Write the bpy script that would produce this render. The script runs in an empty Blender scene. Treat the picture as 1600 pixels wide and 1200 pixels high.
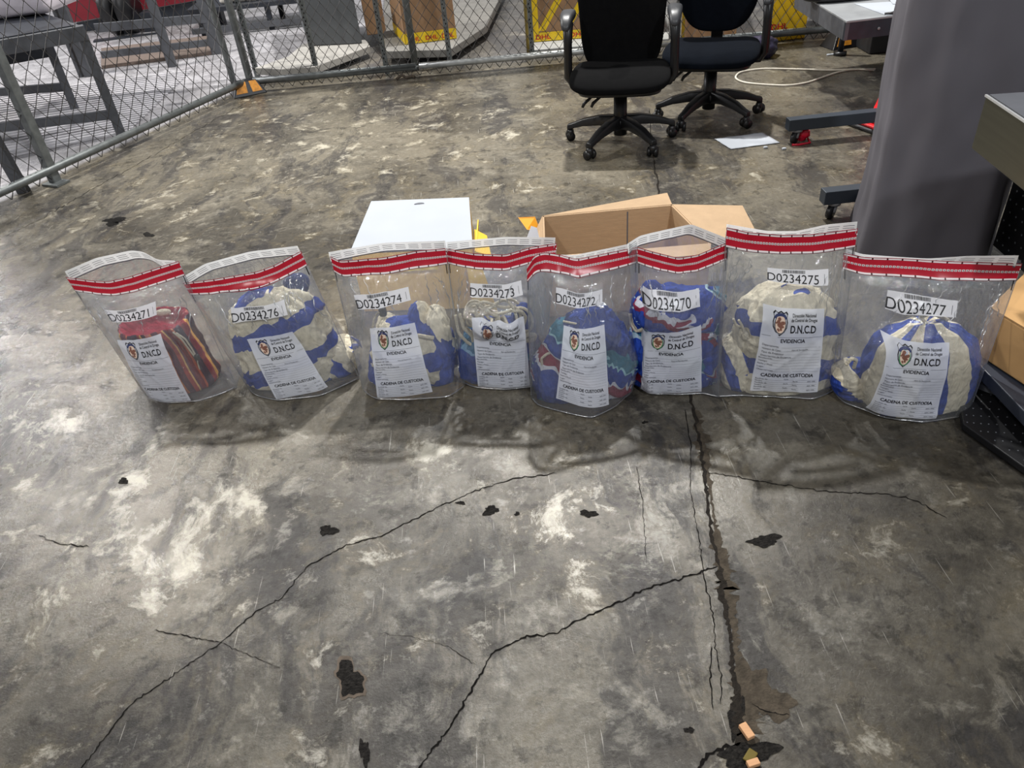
import bpy, math, random
import numpy as np
from mathutils import Vector, Matrix, noise
from mathutils.bvhtree import BVHTree
random.seed(7)
C = bpy.context.scene.collection
S = bpy.context.scene
PI = math.pi

# ---------------------------------------------------------------- camera
FPX = 1200.0; NX, NY = 165.0, 1600.0; CAM_H = 1.62
_d = math.hypot(NX, NY); PITCH = math.atan(FPX/_d); ROLL = math.atan2(NX, NY)
_r0 = np.array([1, 0, 0.]); _u0 = np.array([0, math.sin(PITCH), math.cos(PITCH)]); FW = np.array([0, math.cos(PITCH), -math.sin(PITCH)])
CR = math.cos(ROLL)*_r0 - math.sin(ROLL)*_u0
CU = math.sin(ROLL)*_r0 + math.cos(ROLL)*_u0
cam = bpy.data.objects.new('camera', bpy.data.cameras.new('camera')); C.objects.link(cam)
cam.data.sensor_width = 36; cam.data.lens = FPX/1600*36; cam.data.clip_start = .05
cam.matrix_world = Matrix(((CR[0], CU[0], -FW[0], 0), (CR[1], CU[1], -FW[1], 0), (CR[2], CU[2], -FW[2], CAM_H), (0, 0, 0, 1)))
S.camera = cam
O = np.array([0, 0, CAM_H])
def ray(U, V): return CR*(U-800)/FPX - CU*(V-600)/FPX + FW
def flo(U, V, z=0.0):                     # where the sight line of a pixel meets the level z
    r = ray(U, V); return r*((z-CAM_H)/r[2]) + O
def aty(U, V, Y):
    r = ray(U, V); return r*(Y/r[1]) + O
def proj(P):
    q = np.asarray(P, float) - O; z = q@FW
    return np.stack([800+FPX*(q@CR)/z, 600-FPX*(q@CU)/z], -1)

# ---------------------------------------------------------------- light
S.view_settings.view_transform = 'Standard'; S.view_settings.look = 'None'
S.view_settings.exposure = 0.12; S.view_settings.gamma = 1.0
w = bpy.data.worlds.new('world'); S.world = w; w.use_nodes = True
w.node_tree.nodes['Background'].inputs[0].default_value = (.96, .97, 1, 1)
w.node_tree.nodes['Background'].inputs[1].default_value = .27
def lamp(name, loc, target, size, power, col=(1, 1, 1), shape='DISK'):
    l = bpy.data.lights.new(name, 'AREA'); l.shape = shape; l.size = size; l.energy = power; l.color = col
    o = bpy.data.objects.new(name, l); C.objects.link(o); o.location = loc
    o.rotation_euler = (Vector(target)-Vector(loc)).to_track_quat('-Z', 'Y').to_euler(); return o
lamp('bay_or_fill_lamp', (.80, 6.8, 5.8), (.3, 1.8, 0), .24, 560, (1, .985, .95))
lamp('bay_or_fill_lamp', (-4.6, 6.9, 6.0), (-.8, 1.9, 0), .24, 360, (1, .97, .9))
lamp('bay_or_fill_lamp', (-9.5, 10.6, 3.4), (-4.0, 8.2, 0), .4, 330, (.98, .97, 1))  # added low lamp to brighten the yard beyond the left fence
lamp('bay_or_fill_lamp', (2.5, -3.5, 6.5), (.2, 2.6, 0), .4, 250, (.94, .97, 1))  # unseen fill lamp added behind the camera to light the bag fronts
lamp('bay_or_fill_lamp', (-3.5, -2.0, 6.5), (-.6, 2.6, 0), .4, 160, (1, .98, .95))  # second added fill lamp, also gives the film its glints

# ---------------------------------------------------------------- materials
def newmat(name):
    m = bpy.data.materials.new(name); m.use_nodes = True
    return m, m.node_tree, m.node_tree.nodes['Principled BSDF']
def N(nt, t, **k):
    n = nt.nodes.new(t)
    for a, b in k.items():
        if a.startswith('i_'): n.inputs[int(a[2:])].default_value = b
        else: setattr(n, a, b)
    return n
def srgb(c):
    f = lambda x: x/12.92 if x <= .04045 else ((x+.055)/1.055)**2.4
    return tuple(f(x/255) for x in c)+(1,)
MC = {}
def mat(name, col, rough=.5, metal=0., var=.12, scale=8., bump=0., spec=.5, trans=0., bscale=None, stretch=None):
    if name in MC: return MC[name]
    m, nt, p = newmat(name)
    tc = N(nt, 'ShaderNodeTexCoord'); src = tc.outputs['Object']
    if stretch:
        mp = N(nt, 'ShaderNodeMapping'); mp.inputs['Scale'].default_value = stretch; nt.links.new(src, mp.inputs[0]); src = mp.outputs[0]
    nz = N(nt, 'ShaderNodeTexNoise'); nz.inputs['Scale'].default_value = scale; nz.inputs['Detail'].default_value = 6
    nt.links.new(src, nz.inputs['Vector'])
    mr = N(nt, 'ShaderNodeMapRange'); mr.inputs[1].default_value = .3; mr.inputs[2].default_value = .7
    mr.inputs[3].default_value = 1-var; mr.inputs[4].default_value = 1+var
    nt.links.new(nz.outputs[0], mr.inputs[0])
    mx = N(nt, 'ShaderNodeVectorMath', operation='SCALE'); mx.inputs[0].default_value = srgb(col)[:3]
    nt.links.new(mr.outputs[0], mx.inputs['Scale']); nt.links.new(mx.outputs[0], p.inputs['Base Color'])
    p.inputs['Roughness'].default_value = rough; p.inputs['Metallic'].default_value = metal
    p.inputs['Specular IOR Level'].default_value = spec
    if bump:
        nb = N(nt, 'ShaderNodeTexNoise'); nb.inputs['Scale'].default_value = bscale or scale*4; nb.inputs['Detail'].default_value = 4
        nt.links.new(src, nb.inputs['Vector'])
        b = N(nt, 'ShaderNodeBump'); b.inputs['Strength'].default_value = bump; b.inputs['Distance'].default_value = .01
        nt.links.new(nb.outputs[0], b.inputs['Height']); nt.links.new(b.outputs[0], p.inputs['Normal'])
    MC[name] = m; return m

def floor_material():
    m, nt, p = newmat('polished_concrete'); L = nt.links.new
    tc = N(nt, 'ShaderNodeTexCoord'); at = N(nt, 'ShaderNodeAttribute', attribute_name='tone'); ch = N(nt, 'ShaderNodeAttribute', attribute_name='chalk_glare'); yd = N(nt, 'ShaderNodeAttribute', attribute_name='yard')
    dk = N(nt, 'ShaderNodeAttribute', attribute_name='damp')
    wr = N(nt, 'ShaderNodeTexNoise'); wr.inputs['Scale'].default_value = 2.1; wr.inputs['Detail'].default_value = 3
    L(tc.outputs['Object'], wr.inputs[0])
    add = N(nt, 'ShaderNodeVectorMath', operation='MULTIPLY_ADD'); add.inputs[1].default_value = (.35, .35, .35)
    L(wr.outputs['Color'], add.inputs[0]); L(tc.outputs['Object'], add.inputs[2])
    def noi(scale, det, rough=.6, vec=None, mpv=None, rot=0):
        n = N(nt, 'ShaderNodeTexNoise'); n.inputs['Scale'].default_value = scale; n.inputs['Detail'].default_value = det; n.inputs['Roughness'].default_value = rough
        v = vec or add.outputs[0]
        if mpv:
            mp = N(nt, 'ShaderNodeMapping'); mp.inputs['Scale'].default_value = mpv; mp.inputs['Rotation'].default_value = (0, 0, rot); L(v, mp.inputs[0]); v = mp.outputs[0]
        L(v, n.inputs[0]); return n.outputs[0]
    def rng(v, a, b, c=0., d=1.):
        n = N(nt, 'ShaderNodeMapRange'); n.inputs[1].default_value = a; n.inputs[2].default_value = b; n.inputs[3].default_value = c; n.inputs[4].default_value = d
        L(v, n.inputs[0]); return n.outputs[0]
    def mix(a, b, f, mode='MIX'):
        n = N(nt, 'ShaderNodeMix', data_type='RGBA', blend_type=mode)
        for s, x in ((6, a), (7, b), (0, f)):
            if isinstance(x, (tuple, float, int)): n.inputs[s].default_value = x
            else: L(x, n.inputs[s])
        return n.outputs[2]
    def mth(op, a, b=0.):
        n = N(nt, 'ShaderNodeMath', operation=op)
        for s, x in ((0, a), (1, b)):
            if isinstance(x, (float, int)): n.inputs[s].default_value = x
            else: L(x, n.inputs[s])
        return n.outputs[0]
    big = noi(1.3, 12, .66); med = noi(5, 12, .74); m2 = noi(11, 10, .72, tc.outputs['Object']); fine = noi(46, 8, .75, tc.outputs['Object']); spk = noi(190, 3, .7, tc.outputs['Object'])
    strk = noi(4.2, 10, .72, None, (1, .28, 1), -.5); scr = noi(15, 3, .5, tc.outputs['Object'], (11, .3, 1), .22); scr2 = noi(13, 3, .5, tc.outputs['Object'], (11, .3, 1), -.95)
    c = mix(srgb((70, 66, 59)), srgb((106, 100, 88)), rng(big, .42, .58))
    c = mix(c, srgb((92, 81, 58)), mth('MULTIPLY', rng(med, .52, .6), .5))
    c = mix(c, srgb((38, 38, 43)), mth('MULTIPLY', rng(strk, .51, .575), .56))
    c = mix(c, srgb((150, 144, 130)), mth('MULTIPLY', rng(med, .45, .36), .36))
    c = mix(c, srgb((30, 29, 27)), mth('MULTIPLY', rng(m2, .55, .61), .5))
    c = mix(c, srgb((140, 136, 126)), mth('MULTIPLY', rng(m2, .42, .35), .38))
    fv = rng(fine, .3, .7, .72, 1.28); f3 = N(nt, 'ShaderNodeVectorMath', operation='SCALE'); L(c, f3.inputs[0]); L(fv, f3.inputs['Scale']); c = f3.outputs[0]
    c = mix(c, srgb((34, 32, 30)), mth('MULTIPLY', rng(fine, .66, .72), .6))
    c = mix(c, srgb((190, 186, 176)), mth('MULTIPLY', rng(mth('MAXIMUM', scr, scr2), .70, .74), .4))
    c = mix(c, srgb((176, 172, 160)), mth('MULTIPLY', rng(spk, .72, .78), .35))
    # chalky worn patches, lamp glare put in with them, and dark damp stains with outlines of their own
    chn = ch.outputs['Fac']
    c = mix(c, srgb((186, 180, 164)), rng(mth('ADD', chn, mth('MULTIPLY', mth('SUBTRACT', med, .5), 4.)), .35, .75, 0, .7))
    c = mix(c, srgb((30, 29, 28)), rng(mth('ADD', dk.outputs['Fac'], mth('MULTIPLY', mth('SUBTRACT', m2, .5), 2.6)), .4, .75, 0, .7))
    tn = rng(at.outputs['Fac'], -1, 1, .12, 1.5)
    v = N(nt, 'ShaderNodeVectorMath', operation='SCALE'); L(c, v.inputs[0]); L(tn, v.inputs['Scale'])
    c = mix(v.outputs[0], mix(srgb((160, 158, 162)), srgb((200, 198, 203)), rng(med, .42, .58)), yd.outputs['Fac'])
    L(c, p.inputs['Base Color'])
    r = rng(mth('ADD', mth('MULTIPLY', med, .6), mth('MULTIPLY', strk, .4)), .38, .6, .2, .36)
    L(mth('ADD', r, mth('MULTIPLY', at.outputs['Fac'], -.10)), p.inputs['Roughness'])
    bw = N(nt, 'ShaderNodeRGBToBW'); L(c, bw.inputs[0]); L(rng(bw.outputs[0], .02, .22, .16, .85), p.inputs['Specular IOR Level'])
    b = N(nt, 'ShaderNodeBump'); b.inputs['Strength'].default_value = .32; b.inputs['Distance'].default_value = .008
    L(mth('ADD', mth('MULTIPLY', fine, .8), mth('ADD', mth('MULTIPLY', spk, .2), mth('MULTIPLY', m2, .9))), b.inputs['Height']); L(b.outputs[0], p.inputs['Normal'])
    return m

def film_material(name='clear_plastic_film', fold=0):
    m, nt, p = newmat(name); L = nt.links.new; nt.nodes.remove(p)
    out = [n for n in nt.nodes if n.type == 'OUTPUT_MATERIAL'][0]
    tr = N(nt, 'ShaderNodeBsdfTransparent'); tr.inputs[0].default_value = (.87, .88, .89, 1)
    gl = N(nt, 'ShaderNodeBsdfGlossy'); gl.inputs['Roughness'].default_value = .06
    df = N(nt, 'ShaderNodeBsdfDiffuse'); df.inputs[0].default_value = (.75, .78, .84, 1)
    tl = N(nt, 'ShaderNodeBsdfTranslucent'); tl.inputs[0].default_value = (.75, .78, .84, 1)
    tc = N(nt, 'ShaderNodeTexCoord'); nz = N(nt, 'ShaderNodeTexNoise'); nz.inputs['Scale'].default_value = 16; nz.inputs['Detail'].default_value = 5; nz.inputs['Distortion'].default_value = 1.2
    mp = N(nt, 'ShaderNodeMapping'); mp.inputs['Scale'].default_value = (1.6, 1.6, .55)
    L(tc.outputs['Object'], mp.inputs[0]); L(mp.outputs[0], nz.inputs[0])
    b = N(nt, 'ShaderNodeBump'); b.inputs['Strength'].default_value = .8; b.inputs['Distance'].default_value = .016
    L(nz.outputs[0], b.inputs['Height']); L(b.outputs[0], gl.inputs['Normal'])
    fr = N(nt, 'ShaderNodeLayerWeight'); fr.inputs['Blend'].default_value = .25
    f1 = N(nt, 'ShaderNodeMapRange'); f1.inputs[3].default_value = .10; f1.inputs[4].default_value = .42; L(fr.outputs['Facing'], f1.inputs[0])
    a0 = N(nt, 'ShaderNodeMixShader'); a0.inputs[0].default_value = .5; L(df.outputs[0], a0.inputs[1]); L(tl.outputs[0], a0.inputs[2])
    a = N(nt, 'ShaderNodeMixShader'); a.inputs[0].default_value = .125; L(tr.outputs[0], a.inputs[1]); L(a0.outputs[0], a.inputs[2])
    c = N(nt, 'ShaderNodeMixShader'); L(f1.outputs[0], c.inputs[0]); L(a.outputs[0], c.inputs[1]); L(gl.outputs[0], c.inputs[2])
    L(c.outputs[0], out.inputs[0])
    if fold: f1.inputs[3].default_value = .4; f1.inputs[4].default_value = .6; gl.inputs['Roughness'].default_value = .22; b.inputs['Strength'].default_value = .2
    return m

def label_material(name, col, through=.16, glow=.3):   # white ink on film: light passes into and through it
    m, nt, p = newmat(name); L = nt.links.new
    out = [n for n in nt.nodes if n.type == 'OUTPUT_MATERIAL'][0]
    p.inputs['Base Color'].default_value = srgb(col); p.inputs['Roughness'].default_value = .3
    tl = N(nt, 'ShaderNodeBsdfTranslucent'); tl.inputs[0].default_value = srgb(col)
    m1 = N(nt, 'ShaderNodeMixShader'); m1.inputs[0].default_value = glow; L(p.outputs[0], m1.inputs[1]); L(tl.outputs[0], m1.inputs[2])
    tr = N(nt, 'ShaderNodeBsdfTransparent'); a = N(nt, 'ShaderNodeMixShader'); a.inputs[0].default_value = through
    L(m1.outputs[0], a.inputs[1]); L(tr.outputs[0], a.inputs[2]); L(a.outputs[0], out.inputs[0]); return m

def stripes_material(name, stops, inner=None, warp=.02):
    """woven stripes: stops = [(position 0..1, colour)], read from the 'stripe' value woven into the cloth"""
    m, nt, p = newmat(name); L = nt.links.new
    at = N(nt, 'ShaderNodeAttribute', attribute_name='stripe'); fr = N(nt, 'ShaderNodeMath', operation='FRACT'); L(at.outputs['Fac'], fr.inputs[0])
    r = N(nt, 'ShaderNodeValToRGB'); r.color_ramp.interpolation = 'CONSTANT'
    e = r.color_ramp.elements
    e[0].position = 0; e[0].color = srgb(stops[0][1])
    e[1].position = stops[1][0]; e[1].color = srgb(stops[1][1])
    for pz, cz in stops[2:]:
        x = e.new(pz); x.color = srgb(cz)
    L(fr.outputs[0], r.inputs[0]); col = r.outputs[0]
    if inner:
        ai = N(nt, 'ShaderNodeAttribute', attribute_name='inner'); mx = N(nt, 'ShaderNodeMix', data_type='RGBA'); mx.inputs[7].default_value = srgb(inner)
        L(ai.outputs['Fac'], mx.inputs[0]); L(col, mx.inputs[6]); col = mx.outputs[2]
    tc = N(nt, 'ShaderNodeTexCoord'); nz = N(nt, 'ShaderNodeTexNoise'); nz.inputs['Scale'].default_value = 60; nz.inputs['Detail'].default_value = 5; L(tc.outputs['Object'], nz.inputs[0])
    mr = N(nt, 'ShaderNodeMapRange'); mr.inputs[1].default_value = .3; mr.inputs[2].default_value = .7; mr.inputs[3].default_value = .86; mr.inputs[4].default_value = 1.12; L(nz.outputs[0], mr.inputs[0])
    v = N(nt, 'ShaderNodeVectorMath', operation='SCALE'); L(col, v.inputs[0]); L(mr.outputs[0], v.inputs['Scale']); L(v.outputs[0], p.inputs['Base Color'])
    p.inputs['Roughness'].default_value = .9; p.inputs['Specular IOR Level'].default_value = .2
    nb = N(nt, 'ShaderNodeTexNoise'); nb.inputs['Scale'].default_value = 420; L(tc.outputs['Object'], nb.inputs[0])
    b = N(nt, 'ShaderNodeBump'); b.inputs['Strength'].default_value = .3; b.inputs['Distance'].default_value = .002; L(nb.outputs[0], b.inputs['Height'])
    cr = N(nt, 'ShaderNodeTexNoise'); cr.inputs['Scale'].default_value = 22; cr.inputs['Detail'].default_value = 5; cr.inputs['Distortion'].default_value = 1.6
    mp = N(nt, 'ShaderNodeMapping'); mp.inputs['Scale'].default_value = (1.5, 1.5, .7); L(tc.outputs['Object'], mp.inputs[0]); L(mp.outputs[0], cr.inputs[0])
    b2 = N(nt, 'ShaderNodeBump'); b2.inputs['Strength'].default_value = .9; b2.inputs['Distance'].default_value = .012; L(cr.outputs[0], b2.inputs['Height']); L(b.outputs[0], b2.inputs['Normal']); L(b2.outputs[0], p.inputs['Normal'])
    return m

# ---------------------------------------------------------------- mesh helpers
def link(name, me, m, parent=None, smooth=True):
    o = bpy.data.objects.new(name, me); C.objects.link(o)
    if m is not None: me.materials.append(m)
    if smooth: me.polygons.foreach_set('use_smooth', [True]*len(me.polygons))
    if parent is not None:
        o.parent = parent
        root = parent
        M = Matrix.Identity(4)
        chain = []
        while root is not None: chain.append(root); root = root.parent
        for r in reversed(chain): M = M @ r.matrix_basis
        o.matrix_basis = M.inverted()
    return o
def thing(name, label, cat, loc, group=None):
    o = bpy.data.objects.new(name, None); C.objects.link(o); o.location = loc; o.empty_display_size = .05
    o['label'] = label; o['category'] = cat
    if group: o['group'] = group
    return o
def tag(o, label, cat, group=None):
    o['label'] = label; o['category'] = cat
    if group: o['group'] = group
    return o
class MB:
    def __init__(s): s.v = []; s.f = []
    def add(s, vs, fs):
        n = len(s.v); s.v += [tuple(map(float, x)) for x in vs]; s.f += [tuple(n+i for i in f) for f in fs]; return s
    def hexa(s, p):                        # 4 bottom + 4 top corners
        return s.add(p, [(3, 2, 1, 0), (4, 5, 6, 7), (0, 1, 5, 4), (1, 2, 6, 5), (2, 3, 7, 6), (3, 0, 4, 7)])
    def box(s, c, d, rz=0, rx=0, ry=0):
        R = Matrix.Rotation(rz, 3, 'Z') @ Matrix.Rotation(rx, 3, 'X') @ Matrix.Rotation(ry, 3, 'Y')
        p = [Vector(c)+R @ Vector((x*d[0]/2, y*d[1]/2, z*d[2]/2)) for z in (-1, 1) for x, y in ((-1, -1), (1, -1), (1, 1), (-1, 1))]
        return s.hexa(p)
    def tube(s, pts, r, n=8, cap=True, closed=False):
        pts = [Vector(p) for p in pts]; k = len(pts); rr = r if isinstance(r, (list, tuple)) else [r]*k
        rings = []; prev = None
        for i, p in enumerate(pts):
            a = pts[(i-1) % k] if (i or closed) else p; b = pts[(i+1) % k] if (i < k-1 or closed) else p
            t = (b-a).normalized() if (b-a).length > 1e-9 else Vector((0, 0, 1))
            if prev is None: u = t.orthogonal().normalized()
            else:
                u = prev - t*prev.dot(t); u = u.normalized() if u.length > 1e-6 else t.orthogonal().normalized()
            prev = u; w_ = t.cross(u); rings.append([p+(u*math.cos(2*PI*j/n)+w_*math.sin(2*PI*j/n))*rr[i] for j in range(n)])
        vs = [v for r_ in rings for v in r_]; fs = []
        for i in range(k if closed else k-1):
            i2 = (i+1) % k
            for j in range(n): fs.append((i*n+j, i*n+(j+1) % n, i2*n+(j+1) % n, i2*n+j))
        if cap and not closed: fs += [tuple(reversed(range(n))), tuple((k-1)*n+j for j in range(n))]
        return s.add(vs, fs)
    def bar(s, a, b, w_, h, up=(0, 0, 1)):
        a = Vector(a); b = Vector(b); t = (b-a).normalized(); u = t.cross(Vector(up)).normalized()*w_/2; v = u.cross(t).normalized()*h/2
        return s.hexa([a-u-v, a+u-v, a+u+v, a-u+v, b-u-v, b+u-v, b+u+v, b-u+v])
    def sell(s, c, r, e1=.5, e2=.5, nu=32, nv=20, R=None, f=None):   # superellipsoid, optional warp f
        g = lambda x, e: math.copysign(abs(x)**e, x)
        vs = []
        for i in range(nv+1):
            la = -PI/2+PI*i/nv
            for j in range(nu):
                lo = 2*PI*j/nu
                p = Vector((r[0]*g(math.cos(la), e1)*g(math.cos(lo), e2), r[1]*g(math.cos(la), e1)*g(math.sin(lo), e2), r[2]*g(math.sin(la), e1)))
                if f: p = f(p)
                if R: p = R @ p
                vs.append(p+Vector(c))
        fs = [(i*nu+j, i*nu+(j+1) % nu, (i+1)*nu+(j+1) % nu, (i+1)*nu+j) for i in range(nv) for j in range(nu)]
        return s.add(vs, fs)
    def grid(s, P):                        # P[i][j] -> vertex
        a, b = len(P), len(P[0]); vs = [p for r in P for p in r]
        return s.add(vs, [(i*b+j, (i+1)*b+j, (i+1)*b+j+1, i*b+j+1) for i in range(a-1) for j in range(b-1)])
    def prism(s, poly, z0, z1):
        n = len(poly)
        return s.add([(x, y, z0) for x, y in poly]+[(x, y, z1) for x, y in poly],
                     [tuple(reversed(range(n))), tuple(range(n, 2*n))]+[(i, (i+1) % n, n+(i+1) % n, n+i) for i in range(n)])
    def mesh(s, name='m'):
        me = bpy.data.meshes.new(name); me.from_pydata(s.v, [], s.f); me.update(); return me
    def build(s, name, m, parent=None, smooth=False, bevel=0, solid=0, sub=0):
        o = link(name, s.mesh(name), m, parent, smooth)
        if solid: q = o.modifiers.new('s', 'SOLIDIFY'); q.thickness = solid; q.offset = 0
        if bevel:
            q = o.modifiers.new('b', 'BEVEL'); q.width = bevel; q.segments = 2; q.limit_method = 'ANGLE'
        if sub: q = o.modifiers.new('u', 'SUBSURF'); q.levels = sub; q.render_levels = sub
        return o
_T = {}
def glyphs(text, bold=0):
    """outline of a line of lettering as flat 2-D verts (unit cap height, from x=0) and faces"""
    if (text, bold) in _T: return _T[(text, bold)]
    cu = bpy.data.curves.new('t', 'FONT'); cu.body = text; cu.resolution_u = 3; cu.offset = bold
    o = bpy.data.objects.new('t', cu); C.objects.link(o); bpy.context.view_layer.update()
    me = bpy.data.meshes.new_from_object(o.evaluated_get(bpy.context.evaluated_depsgraph_get()))
    v = np.array([x.co[:2] for x in me.vertices]); f = [tuple(p.vertices) for p in me.polygons]
    bpy.data.objects.remove(o); bpy.data.curves.remove(cu); bpy.data.meshes.remove(me)
    v[:, 0] -= v[:, 0].min(); _T[(text, bold)] = (v/.70, f); return _T[(text, bold)]
def lerp(a, b, t): return a+(b-a)*t
def polyl(pts, n):
    """n points evenly spaced (by length) along a polyline, softened"""
    P = np.array(pts, float); d = np.r_[0, np.cumsum(np.linalg.norm(np.diff(P, axis=0), axis=1))]
    t = np.linspace(0, d[-1], n); Q = np.stack([np.interp(t, d, P[:, k]) for k in range(P.shape[1])], 1)
    for _ in range(max(2, n//14)): Q[1:-1] = (Q[:-2]+2*Q[1:-1]+Q[2:])/4
    return Q

# ---------------------------------------------------------------- the floor
def build_floor():
    xs = np.concatenate([np.linspace(-16, -3.2, 40)[:-1], np.linspace(-3.2, 3.2, 161)[:-1], np.linspace(3.2, 12, 24)])
    ys = np.concatenate([np.linspace(-6, .4, 14)[:-1], np.linspace(.4, 7.2, 171)[:-1], np.linspace(7.2, 22, 40)])
    X, Y = np.meshgrid(xs, ys, indexing='ij'); nx_, ny_ = X.shape
    mb = MB(); mb.grid([[(X[i, j], Y[i, j], 0) for j in range(ny_)] for i in range(nx_)])
    mb.f = [tuple(reversed(f)) if False else f for f in mb.f]
    me = mb.mesh('floor')
    if me.polygons[0].normal.z < 0: me.flip_normals()
    def blobs(lst):
        A = np.zeros_like(X)
        for U, V, ru, rv, amp in lst:      # centre and reach of a patch as seen in the photo, laid on the ground
            c = flo(U, V); a = flo(U+ru, V)-c; b = flo(U, V-rv)-c
            D = a[0]*b[1]-a[1]*b[0]; dx, dy = X-c[0], Y-c[1]
            p = (dx*b[1]-dy*b[0])/D; q = (a[0]*dy-a[1]*dx)/D
            A += amp*np.exp(-(p*p+q*q))
        return A
    tone = blobs([(1400, 950, 330, 260, -.55), (1300, 720, 240, 90, -.25), (1550, 760, 120, 130, -.3), (940, 830, 170, 110, .5), (270, 870, 230, 110, .3), (80, 1080, 200, 120, -.25), (620, 1120, 300, 110, -.2), (640, 920, 200, 80, -.1), (1080, 1080, 120, 130, .1), (60, 1100, 170, 140, -.12),  # lamp glare and far floor light painted into the tone, beside worn and darker areas
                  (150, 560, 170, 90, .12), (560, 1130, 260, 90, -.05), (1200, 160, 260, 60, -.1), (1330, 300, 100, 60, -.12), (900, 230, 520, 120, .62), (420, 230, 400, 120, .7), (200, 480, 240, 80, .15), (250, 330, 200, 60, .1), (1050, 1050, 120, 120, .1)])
    chalk_glare = blobs([(260, 900, 110, 50, .55), (330, 760, 150, 40, .3), (120, 660, 160, 50, .3), (940, 820, 160, 80, .2), (200, 800, 160, 50, .25), (600, 180, 260, 40, .22), (480, 240, 200, 30, .22), (230, 330, 160, 40, .15), (720, 720, 60, 40, .2)])  # chalky wear, plus a lighter patch painted in where the lamp glares
    damp = blobs([(8, 570, 16, 34, .9), (50, 515, 45, 12, .85), (110, 500, 50, 8, .7), (340, 690, 60, 20, .35), (400, 730, 60, 18, .3), (470, 970, 60, 30, .12), (1060, 235, 50, 16, .4), (990, 215, 30, 10, .35), (540, 740, 40, 18, .3), (200, 1040, 60, 60, .2), (900, 1170, 60, 30, .15), (640, 1060, 120, 30, .08), (1400, 880, 160, 60, .1)])
    # paler slab beyond the fences, with a sunlit patch put into its colour
    fl = np.array([-3.9, 2.55]); fr = np.array([-1.83, 6.62]); n = np.array([-(fr-fl)[1], (fr-fl)[0]]); n = n/np.linalg.norm(n)
    side = (X-fr[0])*n[0]+(Y-fr[1])*n[1]
    back = Y-(6.62+(X+1.83)*(-.09))
    yard = np.clip(np.maximum(side*25, 0), 0, 1)*.75+np.clip(back*12, 0, 1)*.12*(X > -1.9)
    yard = np.clip(np.where((back > 0) & (X < -1.2) & (Y < 9), np.maximum(yard, .9), yard), 0, 1)  # sunlight past the fence corner laid on as near-white floor colour
    for nm, A in (('tone', tone), ('chalk_glare', chalk_glare), ('damp', damp), ('yard', yard)):
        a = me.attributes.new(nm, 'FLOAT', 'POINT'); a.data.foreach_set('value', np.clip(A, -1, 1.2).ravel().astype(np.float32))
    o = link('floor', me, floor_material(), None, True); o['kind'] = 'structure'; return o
floor = build_floor()
M_dark = mat('crack_dark', (15, 13, 12), .95, spec=.1, var=.3, scale=60)  # one flat dark colour for cracks, joints and slots
def ribbon(pts_px, w_px, z=.0012, jag=.5, n=None):
    L_ = sum(math.dist(a, b) for a, b in zip(pts_px, pts_px[1:])); n = n or int(L_/5)+2
    P = np.array(pts_px, float); d = np.r_[0, np.cumsum(np.linalg.norm(np.diff(P, axis=0), axis=1))]; t = np.linspace(0, d[-1], n)
    Q = np.stack([np.interp(t, d, P[:, k]) for k in (0, 1)], 1)
    Q[1:-1] += np.random.RandomState(int(P[0, 0])).normal(0, .9, Q[1:-1].shape)
    G = np.array([flo(*q) for q in Q]); W = w_px if not callable(w_px) else 1
    mb = MB(); rows = []
    for i in range(n):
        tt = G[min(i+1, n-1)]-G[max(i-1, 0)]; tt = tt/np.linalg.norm(tt); nn = np.array([-tt[1], tt[0], 0])
        ww = (w_px(i/(n-1)) if callable(w_px) else w_px)*.0009*(1+jag*(random.random()*2-1))
        if i in (0, n-1): ww *= .15
        o = nn*(random.random()-.5)*ww*.6
        rows.append([tuple(G[i]-nn*ww/2+o+[0, 0, z]), tuple(G[i]+nn*ww/2+o+[0, 0, z])])
    return mb.grid(rows)
cr = [([(652, 1204), (700, 1140), (745, 1065), (770, 1020), (820, 995), (870, 990), (905, 968), (960, 945), (1010, 920), (1060, 905), (1100, 893), (1122, 885)], 4.6),
      ([(125, 1204), (205, 1100), (300, 1035), (345, 1005), (400, 955), (440, 935), (480, 885), (535, 855), (600, 835), (640, 815), (690, 790), (740, 768), (800, 748), (870, 740)], 3.4),
      ([(1105, 738), (1150, 745), (1200, 755), (1290, 768), (1380, 772), (1430, 782), (1480, 810)], 3),
      ([(1088, 1204), (1105, 1180), (1130, 1168), (1165, 1163)], 7), ([(60, 836), (90, 850), (140, 855)], 3.2),
      ([(240, 985), (300, 996), (345, 1004)], 2.4), ([(590, 990), (640, 995), (700, 1010), (745, 1040)], 1.2),
      ([(1015, 170), (1017, 210), (1022, 250)], 5), ([(345, 1005), (380, 1020), (440, 1045)], 1.2),
      ([(1070, 640), (1080, 700), (1078, 760), (1090, 830), (1100, 900), (1113, 960), (1118, 1010), (1128, 1060), (1126, 1100)], 2.6),
      ([(1175, 1100), (1200, 1113), (1235, 1118)], 2.5), ([(995, 730), (1003, 780), (1010, 880)], 2.0),
      ([(640, 250), (760, 236), (880, 230)], 2.), ([(700, 145), (850, 135), (1000, 133), (1090, 128)], 2.2)]
for pts, wp in cr: ribbon(pts, wp).build('crack', M_dark, floor)
jw = lambda t: 5+7*max(0, t-.35)+(16*max(0, t-.8))
ribbon([(1022, 250), (1040, 370), (1060, 500), (1083, 640), (1095, 700), (1105, 780), (1112, 840), (1124, 885)], 10, jag=.45).build('expansion_joint', mat('joint_filler', (36, 32, 28), .95, spec=.15, var=.35, scale=70, bump=.6), floor)
ribbon([(1124, 885), (1130, 930), (1136, 960), (1143, 1010), (1146, 1060), (1154, 1110), (1160, 1150), (1172, 1204)], lambda t: 20-34*t*(t < .4)+(-13+ (t-.4)*55)*(t >= .4), jag=.3).build('expansion_joint', MC['joint_filler'], floor)
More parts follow.
